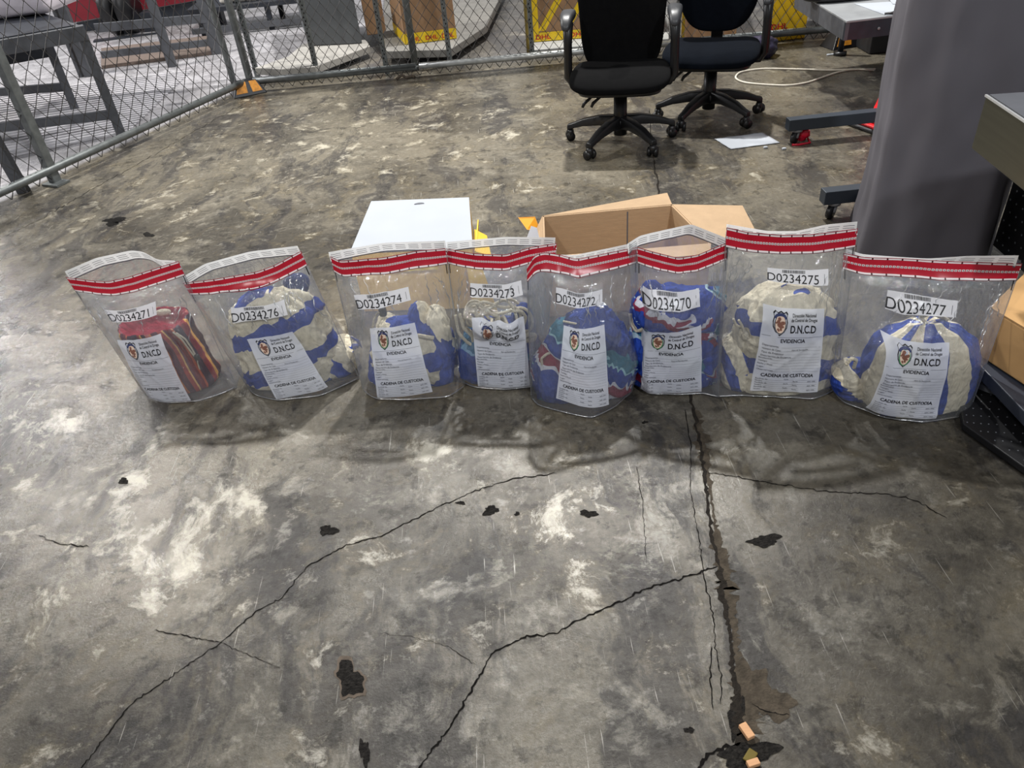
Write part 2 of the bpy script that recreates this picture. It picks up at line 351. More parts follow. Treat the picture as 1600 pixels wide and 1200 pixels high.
def patch(U, V, ru, rv, name='pit', m=None, z=.0013, sd=0):
    rs = random.Random(U*7+V+sd); c = flo(U, V); mb = MB(); n = 34; ring = []
    ph = [rs.random()*6.3 for _ in range(5)]
    for i in range(n):
        a = 2*PI*i/n; k = 1+.22*math.sin(2*a+ph[0])+.16*math.sin(3*a+ph[1])+.12*math.sin(5*a+ph[2])+.1*math.sin(9*a+ph[3])
        ring.append(tuple(flo(U+ru*k*math.cos(a), V-rv*k*math.sin(a))[:2])+(z,))
    mb.add([(c[0], c[1], z)]+ring, [(0, 1+i, 1+(i+1) % n) for i in range(n)]); return mb.build(name, m or M_dark, floor)
M_pit = mat('broken_concrete', (30, 28, 26), .95, spec=.15, var=.6, scale=90, bump=1., bscale=160)
M_rim = mat('chipped_rim', (78, 68, 58), .9, var=.3, scale=60)
patch(547, 1062, 25, 29, 'pit_rim', M_rim, .0009); patch(547, 1062, 21, 24, 'pit', M_pit)
for a in ((513, 829, 12, 9), (767, 798, 12, 7), (920, 803, 12, 6), (1195, 845, 24, 9), (570, 1176, 8, 20), (180, 344, 16, 4), (175, 350, 10, 3), (232, 367, 9, 3), (1077, 1141, 7, 5), (808, 803, 4, 3), (193, 752, 9, 4), (720, 786, 6, 3), (1008, 660, 5, 2), (1168, 1180, 40, 22)):
    patch(*a, m=M_pit)
M_worn = mat('worn_joint_edge', (64, 57, 48), .9, spec=.2, var=.4, scale=45, bump=.5)
ribbon([(1085, 640), (1100, 700), (1112, 780), (1120, 840), (1132, 890), (1140, 940), (1150, 1010), (1158, 1070), (1166, 1120), (1176, 1204)], lambda t: 16+20*t+14*math.sin(t*17), z=.0006, jag=.55, n=150).build('worn_edge', M_worn, floor)
patch(1176, 1075, 26, 42, 'worn_edge', M_worn, .0008); patch(1205, 1100, 34, 26, 'worn_edge', M_worn, .0007); patch(1150, 1120, 12, 30, 'pit', M_pit, .0010)
ribbon([(1112, 1010), (1110, 1060), (1114, 1110)], 3).build('crack', M_dark, floor)
# shallow lip of the slab along the left fence
ribbon([(0, 372), (60, 345), (150, 293), (250, 236), (330, 190), (400, 152)], 3.4, jag=.4).build('slab_joint', M_dark, floor)
ribbon([(400, 131), (520, 121), (640, 118), (760, 108), (900, 101), (1010, 92)], 4, jag=.5).build('slab_joint', M_dark, floor)

# ---------------------------------------------------------------- evidence bags
FILM = film_material(); FOLD = film_material('folded_film', 1); LAB = label_material('white_printed_film', (232, 235, 244))
STK = label_material('white_sticker_paper', (236, 236, 240), .03, .3); INK = mat('black_print', (22, 22, 26), .55, var=.05)
INK2 = mat('grey_print', (88, 90, 98), .6, var=.05)
RED = mat('red_security_tape', (176, 10, 38), .3, var=.08, scale=30); WPR = mat('white_print_on_tape', (228, 214, 214), .4, var=.05)
HDR = label_material('white_header_film', (236, 237, 236), .1, .5)
CRED = mat('crest_brown', (126, 84, 70), .5); CGRN = mat('crest_green', (70, 132, 92), .5); CBLU = mat('crest_blue', (52, 60, 100), .5); CCRM = mat('crest_cream', (222, 196, 176), .5)
NS, NT = 64, 84

def cloth_blob(spec, rs):
    """one lobe of cloth: leaning lathe with gathers and folds; returns verts, faces, stripe, inner"""
    b = flo(*spec['base']); t = aty(*spec['top'], b[1]+spec.get('dy', 0)); rx, ry = spec['rx'], spec['ry']
    H = t[2]; prof = spec.get('prof', [(0, .72), (.04, .9), (.15, 1.03), (.5, 1.0), (.75, .86), (.9, .6), (.97, .32), (1, .02)])
    nu, nv = 120, 90; d = np.r_[0, np.cumsum([math.hypot((c_[0]-a_[0])*H, (c_[1]-a_[1])*rx) for a_, c_ in zip(prof, prof[1:])])]
    vs, st, inn = [], [], []; ng = spec.get('gath', 9); ga = spec.get('ga', .05); off = Vector((rs.random()*50, rs.random()*50, rs.random()*50))
    am = spec.get('am', .016); sdir = spec.get('sdir', (0, 0, 1)); fq = spec.get('fq', 6); ph0 = rs.random()*6; yaw = spec.get('yaw', 0)
    imax = max(range(len(prof)), key=lambda i: prof[i][0])
    for i in range(nv+1):
        s_ = d[-1]*i/nv; zf = float(np.interp(s_, d, [p[0] for p in prof])); rf = float(np.interp(s_, d, [p[1] for p in prof]))
        insid = spec.get('open') and s_ > d[imax]
        for j in range(nu+1):
            ph = 2*PI*j/nu+PI/2; e = .78
            cx = math.copysign(abs(math.cos(ph))**e, math.cos(ph)); cy = math.copysign(abs(math.sin(ph))**e, math.sin(ph))
            g = 1+ga*math.sin(ng*ph+ph0+2*zf+1.3*math.sin(3*ph))*(.25+zf**2)+ga*.5*math.sin(ng*2.3*ph+ph0*2)*(.2+zf**3)
            x, y, z = rx*rf*g*cx, ry*rf*g*cy, zf*H
            q = Vector((x, y, z))
            n1 = noise.noise((q+off)*9); n2 = 1-abs(noise.noise((q*1.0+off)*14+Vector((n1, n1, n1))*2.2))*2.6; n3 = noise.noise((q+off)*38)
            k = 1+ (am*(n1*1.5+n2*.55)+am*.22*n3)/max(rx, .05)
            n4 = 1-abs(noise.noise(Vector((q.x*30, q.y*30, q.z*11))+off*2))*2.6; k += .30*am*n4/max(rx, .05)*spec.get('cr', 1); x *= k; y *= k; z = z*(1+.5*am*n1/.1*(zf > .3)) if zf > .02 else z
            z += am*.35*n2*zf
            if yaw: x, y = x*math.cos(yaw)-y*math.sin(yaw), x*math.sin(yaw)+y*math.cos(yaw)
            lean = zf*(t-b); X_, Y_ = b[0]+lean[0]+x, b[1]+lean[1]+y
            vs.append((X_, Y_, max(z, .006)))
            if spec.get('around'): sv = (ph+.25*math.sin(ph*2+ph0)+.3*n1*zf)*spec['around']/(2*PI)
            else: sv = (x*sdir[0]+y*sdir[1]+z*sdir[2])*fq+.5*n1*spec.get('sw', .26)+.06*n2
            st.append(sv+spec.get('so', 0)); inn.append(1. if insid else 0.)
    w1 = nu+1
    fs = [(i*w1+j, i*w1+j+1, (i+1)*w1+j+1, (i+1)*w1+j) for i in range(nv) for j in range(nu)]
    return vs, fs, st, inn

def cloth_bag(name, lobes, material, label, group=None, extra=None, seed=1):
    rs = random.Random(seed); V_, F_, ST, IN = [], [], [], []
    for sp in lobes:
        v, f, s_, i_ = cloth_blob(sp, rs); n = len(V_); V_ += v; F_ += [tuple(n+k for k in q) for q in f]; ST += s_; IN += i_
    b = flo(*lobes[0]['base'])
    root = thing(name, label, 'cloth bag', (b[0], b[1], .004), group)
    me = bpy.data.meshes.new('body'); me.from_pydata(V_, [], F_); me.update()
    for nm, A in (('stripe', ST), ('inner', IN)):
        a = me.attributes.new(nm, 'FLOAT', 'POINT'); a.data.foreach_set('value', np.array(A, np.float32))
    link('body', me, material, root)
    if extra: extra(root)
    return root, V_, F_

def smooth_grid(A):
    B = A.copy(); B[1:-1, 1:-1] = (A[:-2, 1:-1]+A[2:, 1:-1]+A[1:-1, :-2]+A[1:-1, 2:]+2*A[1:-1, 1:-1])/6; return B

def evidence_bag(d, tree):
    rs = random.Random(d['no']); th = d.get('th', .2)
    n = NS+1; bf = polyl(d['bot'], n); BF = np.array([flo(u, v, .003) for u, v in bf])
    ss = np.linspace(0, 1, n); arch = np.sin(PI*ss)
    BR = BF.copy(); BR[:, 1] = lerp(BF[0, 1], BF[-1, 1], ss)+th*np.sqrt(np.maximum(0, 1-(2*ss-1)**4)); 
    BR[:, 1] = np.maximum(BR[:, 1], BF[:, 1]+.0)
    yt = lerp(BF[0, 1], BF[-1, 1], ss)+d.get('ty', .09)
    ff = polyl(d['front'], n); rr = polyl(d['rear'], n)
    RF = np.array([aty(ff[i, 0], ff[i, 1], yt[i]-d.get('of', .03)*arch[i]) for i in range(n)])
    RR = np.array([aty(rr[i, 0], rr[i, 1], yt[i]+d.get('or', .07)*arch[i]) for i in range(n)])
    tt = np.linspace(0, 1, NT+1)[None, :, None]
    Fg = BF[:, None, :]*(1-tt)+RF[:, None, :]*tt; Rg = BR[:, None, :]*(1-tt)+RR[:, None, :]*tt
    edge = np.sin(PI*ss)[:, None]**.6; tv = np.linspace(0, 1, NT+1)[None, :]
    # pillow and creases
    Fg[:, :, 1] -= .03*edge*np.sin(PI*np.clip(tv*1.1, 0, 1))*d.get('puff', 1); Rg[:, :, 1] += .02*edge*np.sin(PI*tv)
    Sg, Tg = np.meshgrid(ss, np.linspace(0, 1, NT+1), indexing='ij'); W = abs(d['bot'][-1][0]-d['bot'][0][0])/450
    dis = [np.zeros_like(Sg), np.zeros_like(Sg)]
    for k in range(2):
        for _ in range(20):
            s0, t0, a = rs.random(), rs.uniform(.1, .95), rs.choice([PI/2, PI/2, .9, 2.2, 1.2, 1.9])+rs.uniform(-.25, .25)
            wd = rs.uniform(.006, .02); am = rs.choice([-1, 1])*rs.uniform(.002, .0065); ln = rs.uniform(.06, .2)
            dx, dz = (Sg-s0)*.33, (Tg-t0)*.5
            al = dx*math.cos(a)+dz*math.sin(a); pe = -dx*math.sin(a)+dz*math.cos(a)
            dis[k] += am*np.maximum(0, 1-np.abs(pe)/wd)*np.exp(-(al/ln)**2)
    fade = np.clip(np.minimum(Tg/.06, (1.02-Tg)/.1), 0, 1)*np.clip(np.minimum(Sg, 1-Sg)/.03, 0, 1)
    Fg[:, :, 1] += dis[0]*fade; Rg[:, :, 1] += dis[1]*fade
    # film lies snug over the cloth inside
    for it in range(7):
        for G, sg in ((Fg, 1), (Rg, -1)):
            if it: 
                sm = smooth_grid(G[:, :, 1]); G[:, :, 1] = np.where(np.abs(dis[0]) > .0015, lerp(G[:, :, 1], sm, .35), sm)
            for i in range(1, NS):
                for j in range(1, NT-8):
                    p = G[i, j]; h = tree.ray_cast(Vector((p[0], p[1]-sg*.6, p[2])), Vector((0, sg, 0)), .9)
                    if h[0] is not None:
                        y = h[0].y-sg*.006
                        if sg*(y-p[1]) < 0: G[i, j, 1] = y
    for G, sg, ds in ((Fg, 1, dis[0]), (Rg, -1, dis[1])):     # taut film bridges the hollows between the lumps
        Dp_ = sg*G[:, :, 1]; env = Dp_.copy(); r_ = 4
        for a_ in range(-r_, r_+1):
            for b_ in range(-r_, r_+1):
                if a_*a_+b_*b_ > r_*r_+1: continue
                i0, i1 = max(0, a_), min(n, n+a_); j0, j1 = max(0, b_), min(NT+1, NT+1+b_)
                env[i0-a_:i1-a_, j0-b_:j1-b_] = np.minimum(env[i0-a_:i1-a_, j0-b_:j1-b_], Dp_[i0:i1, j0:j1])
        for _ in range(9): env = smooth_grid(env)
        env -= np.maximum(0, np.abs(ds))*.5*fade
        wgt = np.clip(np.minimum(Sg, 1-Sg)/.10, 0, 1)*np.clip((.93-Tg)/.08, 0, 1)*np.clip(Tg/.05, 0, 1)
        G[:, :, 1] = sg*(Dp_*(1-wgt)+env*wgt)
    base = (float(BF[:, 0].mean()), float(BF[:, 1].mean()+th/2), 0)
    root = thing('evidence_bag', d['label'], 'evidence bag', base, 'clear evidence bags standing in a row')
    # pouch: front, rear, bottom joined
    vs = [tuple(p) for p in Fg.reshape(-1, 3)]; m1 = NT+1
    fs = [(i*m1+j, (i+1)*m1+j, (i+1)*m1+j+1, i*m1+j+1) for i in range(NS) for j in range(NT)]
    k0 = len(vs); rm = {}
    for i in range(n):
        for j in range(m1):
            if i in (0, NS): rm[(i, j)] = i*m1+j if j < m1 else 0
            else: rm[(i, j)] = len(vs); vs.append(tuple(Rg[i, j]))
    fs += [(rm[(i, j)], rm[(i, j+1)], rm[(i+1, j+1)], rm[(i+1, j)]) for i in range(NS) for j in range(NT)]
    fs += [(i*m1, rm[(i, 0)], rm[(i+1, 0)], (i+1)*m1) for i in range(NS)]
    me = bpy.data.meshes.new('film_pouch'); me.from_pydata(vs, [], fs); me.update(); link('film_pouch', me, FILM, root)
    # helpers on the sheets
    def onsheet(G, s, t, off):
        x = min(max(s, 0), 1)*NS; y = min(max(t, 0), 1)*NT; i = min(int(x), NS-1); j = min(int(y), NT-1); a, b = x-i, y-j
        p = G[i, j]*(1-a)*(1-b)+G[i+1, j]*a*(1-b)+G[i, j+1]*(1-a)*b+G[i+1, j+1]*a*b
        nn = np.cross(G[i+1, j]-G[i, j], G[i, j+1]-G[i, j]); nn = nn/(np.linalg.norm(nn)+1e-9)
        if nn[1] > 0: nn = -nn
        return p+nn*off
    def strip(s0, s1, t0, t1, off, G=Fg, ns=60, nt=3): return [[tuple(onsheet(G, lerp(s0, s1, i/ns), lerp(t0, t1, j/nt), off)) for j in range(nt+1)] for i in range(ns+1)]
    tw = d.get('tw', .105)
    tape = MB().grid(strip(0, 1, 1-tw, 1, .0008)).build('seal_tape', RED, root, True)
    tape['label'] = 'red security seal tape'
    wm = MB(); km = MB(); q = 46
    for i in range(q):
        s0 = (i+.12)/q; wm.grid(strip(s0, s0+.76/q, 1-tw*.56, 1-tw*.44, .0016, ns=2, nt=1))
        km.grid(strip(s0+.28/q, s0+.5/q, 1-tw*.53, 1-tw*.47, .0022, ns=1, nt=1))
    q = 12
    for i in range(q):
        for (t0, t1) in ((1-tw*.12, 1-tw*.02), (1-tw*.97, 1-tw*.88)):
            wm.grid(strip((i+.06)/q, (i+.94)/q, t0, t1, .0016, ns=4, nt=1)); km.grid(strip((i-.04)/q if i else 0, (i+.04)/q, t0, t1, .0018, ns=1, nt=1))
            km.grid(strip(i/q, (i+1)/q, t0+(tw*.085 if t0 > 1-tw/2 else -tw*.02), t0+(tw*.1 if t0 > 1-tw/2 else 0), .0019, ns=4, nt=1))
    wm.build('dashed_print', WPR, tape); km.build('black_print', INK, tape)
    hd = MB().grid(strip(0, 1, .935, 1, .0006, Rg)).build('header_strip', HDR, root, True)
    lm = MB(); lm.grid(strip(.0, 1, .928, .935, .0012, Rg, nt=1))
    for i in range(9):
        s0 = (i+.1)/9
        for k in range(3): lm.grid(strip(s0, s0+.085, .95+k*.014, .953+k*.014, .0012, Rg, ns=3, nt=1))
    lm.build('header_print', INK2, hd)
    for s0 in (.012, .98): MB().grid(strip(s0, s0+.008, 1-tw-.06, 1-tw, .0012, ns=1, nt=2)).build('registration_mark', INK, root)
    for _ in range(9):
        s0, t0 = rs.choice([rs.uniform(.04, .22), rs.uniform(.78, .96), rs.uniform(.2, .8)]), 1-tw-rs.uniform(.0, .08)
        s1 = s0+rs.uniform(-.12, .12); t1 = t0-rs.uniform(.12, .45); bw = rs.uniform(-.05, .05)
        if .16 < s0 < .84: t1 = max(t1, .62)
        Pf = [onsheet(Fg, min(max(lerp(s0, s1, k/24)+bw*math.sin(PI*k/24)+.006*math.sin(k*1.3+s0*9), .01), .99), lerp(t0, t1, k/24), .0004) for k in range(25)]
        MB().tube(Pf, [.0016*math.sin(PI*(k+.5)/25)*(1+.5*math.sin(k*.9)) for k in range(25)], 8).build('film_fold', FOLD, root, True)
    for s0 in (0, NS): MB().tube([Fg[s0, k] for k in range(2, NT, 2)], .0014, 8).build('side_seam', FOLD, root, True)
    MB().tube([Fg[k, 1]+np.array([0, -.002, .001]) for k in range(1, NS, 2)], .0018, 8).build('bottom_seam', FOLD, root, True)
    # place a printed rectangle by four corners
    PX = proj(Fg.reshape(-1, 3)).reshape(n, m1, 2)
    def uv(px):
        px = np.array(px, float); D = ((PX-px)**2).sum(-1); D[:, :4] += 400; i, j = np.unravel_index(D.argmin(), D.shape)
        i = min(max(i, 1), NS-1); j = min(max(j, 1), NT-1)
        J = np.stack([(PX[min(i+4, NS), j]-PX[max(i-4, 0), j])/(min(i+4, NS)-max(i-4, 0)), (PX[i, min(j+4, NT)]-PX[i, max(j-4, 0)])/(min(j+4, NT)-max(j-4, 0))], 1)
        o = np.clip(np.linalg.solve(J, px-PX[i, j]), -3, 3); return np.array([(i+o[0])/NS, (j+o[1])/NT])
    def placer(quad):
        c = [uv(p) for p in quad]
        c = [np.array([min(max(x[0], .008), .992), max(x[1], .022)]) for x in c]
        return lambda a, b: (c[0]*(1-a)+c[1]*a)*(1-b)+(c[3]*(1-a)+c[2]*a)*b
    def sheet(P, off, na, nb):
        return MB().grid([[tuple(onsheet(Fg, *P(i/na, j/nb), off)) for j in range(nb+1)] for i in range(na+1)])
    def rect(mb, P, a0, a1, b0, b1, off, k=4):
        mb.grid([[tuple(onsheet(Fg, *P(lerp(a0, a1, i/k), lerp(b0, b1, j)), off)) for j in (0, 1)] for i in range(k+1)])
    def word(mb, P, text, a, b, h, asp, off, align='l', sx=1., bold=0, width=None):
        v, f = glyphs(text, bold); wd = v[:, 0].max(); kx = h/(asp or 1)*sx
        if width: kx = width/wd
        a0 = a if align == 'l' else a-wd*kx/2
        mb.add([tuple(onsheet(Fg, *P(a0+x*kx, b-y*h), off)) for x, y in v], f)
    # sticker
    P = placer(d['stick']); st = sheet(P, .0012, 24, 8).build('number_sticker', STK, root, True); mb = MB()
    word(mb, P, d['serial'], .0, .93, .60, 3.6, .0022, width=.84)
    mb.build('serial_number', INK, st)
    mb = MB(); x = .24; rb = random.Random(3)
    while x < .62:
        ww = rb.choice([.006, .009, .014]); rect(mb, P, x, x+ww, .05, .26, .0022, 1); x += ww+rb.choice([.007, .01])
    rect(mb, P, .93, .935, .3, .85, .0022, 1); mb.build('barcode', INK, st)
    # chain of custody form
    P = placer(d['form']); asp = d.get('asp', .80)
    fm = sheet(P, .0012, 40, 56).build('form_label', LAB, root, True)
    mb = MB()
    word(mb, P, 'Dirección Nacional', .46, .085, .036, 0, .0024, width=.40, bold=.01); word(mb, P, 'de Control de Drogas', .44, .135, .036, 0, .0024, width=.44, bold=.01)
    word(mb, P, 'D.N.C.D', .44, .255, .082, 0, .0024, width=.42, bold=.02); word(mb, P, 'EVIDENCIA', .30, .365, .042, 0, .0024, width=.40, bold=.02)
    word(mb, P, 'CADENA DE CUSTODIA', .10, .795, .042, 0, .0024, width=.80, bold=.02)
    mb.build('printed_heading', INK, fm); mb = MB()
    for i, tx in enumerate(('Departamento:', 'Número de Caso:', 'Tipo de Evidencia:', 'Descripción de Evidencia:')): word(mb, P, tx, .05, .42+i*.042, .022, 0, .0022, width=.018*len(tx))
    word(mb, P, 'Hora de Recolección:', .5, .46, .02, 0, .0022, width=.27)
    for i, tx in enumerate(('Recolectado:', 'Testigo:', 'Fecha y Hora:', 'Lugar:', 'Observaciones:')): word(mb, P, tx, .03, .575+i*.036, .02, 0, .0022, width=.016*len(tx))
    for i, tx in enumerate(('Recibido de:', 'Nombre:', 'Recibido de:', 'Nombre:', 'Recibido de:', 'Nombre:')):
        word(mb, P, tx, .04, .835+i*.028, .017, 0, .0022, width=.014*len(tx)); word(mb, P, 'Fecha', .45+.15*(i % 2), .835+i*.028, .017, 0, .0022, width=.07)
        if i % 2: word(mb, P, 'AM / PM', .82, .835+i*.028, .017, 0, .0022, width=.12)
    mb.build('printed_fields', INK2, fm); mb = MB()
    rect(mb, P, .02, .98, .305, .308, .002, 8)
    for i in range(4): rect(mb, P, .25, .97, .424+i*.042, .4255+i*.042, .002, 8)
    for i in range(5): rect(mb, P, .2, .97, .58+i*.036, .5815+i*.036, .002, 8)
    for i in range(6): rect(mb, P, .18, .97, .838+i*.028, .8393+i*.028, .002, 8)
    mb.build('ruled_lines', INK2, fm)
    # crest: shield outline, banner, laurels, emblem
    def poly(pts, off, m, nm, par):
        mb = MB(); c = np.mean(pts, 0); k = len(pts)
        mb.add([tuple(onsheet(Fg, *P(*c), off))]+[tuple(onsheet(Fg, *P(*p), off)) for p in pts], [(0, 1+i, 1+(i+1) % k) for i in range(k)]); return mb.build(nm, m, par)
    def shield(s): 
        base_ = [(-1, -.8), (-.75, -1), (-.4, -.86), (0, -1.02), (.4, -.86), (.75, -1), (1, -.8), (.86, -.5), (1, -.1), (.92, .35), (.6, .75), (0, 1.1), (-.6, .75), (-.92, .35), (-1, -.1), (-.86, -.5)]
        return [(.27+x*.115*s, .155+y*.125*s) for x, y in base_]
    def ell(cx, cy, ax, ay, k=18, a0=0, a1=2*PI): return [(.27+.115*(cx+ax*math.cos(a0+(a1-a0)*i/k)), .155+.125*(cy+ay*math.sin(a0+(a1-a0)*i/k))) for i in range(k)]
    cs = poly(shield(1), .0018, INK, 'crest', fm); poly(shield(.88), .0021, LAB, 'crest_field', cs)
    col_ = d['no'] in (3, 5, 6, 8)
    poly(ell(0, .12, .80, .80), .0024, CGRN if col_ else INK2, 'laurel', cs)
    poly(ell(0, .05, .66, .78), .0026, CCRM, 'roundel', cs)
    arc = [(.27+.115*.82*math.cos(q), .155+.125*(-.42-.42*math.sin(q))) for q in [PI*k/10 for k in range(11)]]+[(.27+.115*.6*math.cos(q), .155+.125*(-.34-.26*math.sin(q))) for q in [PI-PI*k/10 for k in range(11)]]
    mb = MB(); mb.add([tuple(onsheet(Fg, *P(*p), .0028)) for p in arc], [(k, k+1, 20-k, 21-k) for k in range(10)]); mb.build('banner', CBLU, cs)
    rc = random.Random(4); mb = MB()
    for k in range(26):
        cx, cy, r_ = rc.gauss(0, .26), rc.gauss(.16, .26), rc.uniform(.08, .17); q = ell(cx, cy, r_*1.3, r_, 7)
        mb.add([tuple(onsheet(Fg, *P(*p), .0030+.00003*k)) for p in q], [tuple(range(7))])
    mb.build('emblem', CRED, cs)
    return root

CREAM = (226, 216, 192); BLUE = (50, 74, 156)
m_bc = stripes_material('blue_cream_canvas', [(0, CREAM), (.5, BLUE)])
m_bcn = stripes_material('cream_blue_canvas', [(0, CREAM), (.62, BLUE)])
m_red = stripes_material('red_woven_stripes', [(0, (120, 34, 44)), (.1, (196, 92, 60)), (.15, (60, 26, 50)), (.32, (150, 44, 50)), (.4, (222, 164, 84)), (.44, (58, 24, 40)), (.52, (190, 110, 104)), (.62, (205, 120, 60)), (.66, (88, 30, 52)), (.8, (168, 60, 52)), (.9, (224, 176, 110)), (.94, (96, 34, 56))], inner=(150, 28, 52))
m_b4 = stripes_material('deep_blue_canvas', [(0, (30, 60, 138)), (.78, (120, 160, 190)), (.82, (46, 104, 140)), (.95, (30, 60, 138))])
m_b5 = stripes_material('multi_stripe_canvas', [(0, (36, 62, 140)), (.3, (206, 206, 214)), (.36, (132, 36, 62)), (.5, (206, 206, 214)), (.55, (36, 62, 140)), (.72, (150, 190, 200)), (.75, (52, 108, 130)), (.9, (30, 50, 110))])
m_b6 = stripes_material('teal_blue_canvas', [(0, (32, 62, 150)), (.42, (170, 196, 210)), (.46, (44, 108, 134)), (.62, (170, 196, 210)), (.66, (40, 66, 150)), (.86, (130, 44, 70)), (.93, (200, 200, 210))])
ROPE = mat('cream_cotton_rope', (212, 202, 180), .85, var=.12, scale=120, bump=.8, bscale=260)
BLK = mat('black_plastic', (20, 20, 23), .4, var=.1)

def P_at(U, V, Y): return tuple(aty(U, V, Y))
def cord(name, px, Y, r, root, closed=False, m=None):
    """px: pixel path, Y: depth or list of depths"""
    Ys = Y if isinstance(Y, (list, tuple)) else [Y]*len(px)
    P = polyl([P_at(u, v, y) for (u, v), y in zip(px, Ys)], max(12, len(px)*7)); return MB().tube(P, r, 8).build(name, m or ROPE, root, True)
def plain_cap(root, c, r, m, nm='cord_stop'): MB().sell(c, (r, r, r*1.3), .7, .7, 12, 8).build(nm, m, root, True)

def ex1(root):
    cord('drawstring', [(275, 520), (290, 530), (300, 545), (306, 556)], 2.272, .003, root); cord('drawstring', [(270, 519), (284, 530), (297, 548), (304, 557)], 2.275, .003, root)
    plain_cap(root, P_at(308, 558, 2.27), .009, BLK); cord('drawstring', [(308, 560), (309, 568), (312, 577)], 2.27, .002, root)
    MB().sell(P_at(255, 488, 2.42), (.028, .012, .012), .9, .9).build('rope_bundle', ROPE, root, True)
def ex2(root):
    MB().sell(P_at(464, 444, 2.41), (.045, .04, .04), .9, .9, f=lambda p: p*(1+.15*noise.noise(p*40))).build('knotted_corner', m_dkb, root, True)
m_dkb = mat('navy_cotton', (44, 60, 112), .9, var=.2, scale=50, bump=.6)
def ex3(root):
    cord('drawstring', [(582, 512), (584, 500), (590, 488), (600, 490)], 2.25, .0028, root); plain_cap(root, P_at(598, 487, 2.26), .014, BLK)
    cord('drawstring', [(652, 524), (665, 526), (678, 528)], 2.19, .007, root); cord('piping', [(672, 478), (682, 490), (686, 500), (680, 514)], 2.24, .004, root)
def ex4(root):
    rb = random.Random(5); mb = MB(); c = aty(770, 502, 2.235)
    for k in range(17):
        cx = c[0]+rb.uniform(-.06, .06); cy = c[1]+rb.uniform(-.03, .03); cz = c[2]+rb.uniform(-.06, .045); a = rb.uniform(.055, .095); b = rb.uniform(.03, .06); tl = rb.uniform(-.7, .9); rot = rb.uniform(0, 6)
        P = []
        for i in range(34):
            th = 2*PI*i/34; x, y = a*math.cos(th), b*math.sin(th)*(1+.3*math.sin(2*th+rot)); P.append((cx+x*math.cos(rot*.3)-.3*y, cy-.02+y*math.cos(tl+.6), cz+y*math.sin(tl+.6)+.012*math.sin(3*th+rot)))
        mb.tube(P, .0052, 7, closed=True)
    mb.build('rope_tangle', ROPE, root, True)
    cord('rope_loop', [(712, 492), (716, 520), (730, 535), (748, 545)], [2.22, 2.2, 2.19, 2.19], .0055, root); cord('rope_loop', [(718, 490), (724, 512), (738, 526), (752, 532)], [2.21, 2.19, 2.18, 2.18], .0055, root)
    cord('rope_knot', [(818, 526), (826, 522), (836, 524), (834, 530), (822, 532)], 2.17, .0085, root)
    cord('rope_loop', [(800, 486), (815, 486), (822, 496), (818, 508), (810, 515)], 2.18, .0055, root)
def ex5(root):
    cord('piping', [(848, 574), (846, 560), (856, 552), (868, 552)], 2.06, .0045, root)
    cord('piping', [(880, 502), (895, 505), (912, 508)], 2.06, .0035, root)
def ex6(root):
    for i, dx in enumerate((0, 4, 9)):
        cord('rope_strand', [(984+dx, 490), (986+dx, 505), (994+dx, 518), (1010+dx, 512), (1030+dx, 504)], [2.12, 2.1, 2.07, 2.06, 2.06], .005, root)
    cord('rope_strand', [(1040, 505), (1050, 502), (1060, 510), (1075, 508)], 2.06, .005, root)
def ex7(root):
    cord('drawstring', [(1146, 498), (1150, 508), (1160, 512), (1166, 524), (1160, 530)], 1.99, .004, root)
    cord('drawstring', [(1154, 500), (1160, 510), (1163, 522), (1172, 530)], 1.985, .004, root)
    plain_cap(root, P_at(1164, 524, 1.99), .012, ROPE)
def ex8(root):
    cord('drawstring', [(1415, 492), (1430, 488), (1442, 494), (1452, 490), (1468, 494), (1480, 500)], 1.86, .006, root)
    cord('drawstring', [(1438, 494), (1444, 502), (1450, 508), (1462, 502)], 1.855, .005, root)
    cord('drawstring', [(1322, 570), (1330, 560), (1338, 562), (1334, 575)], 1.86, .006, root)

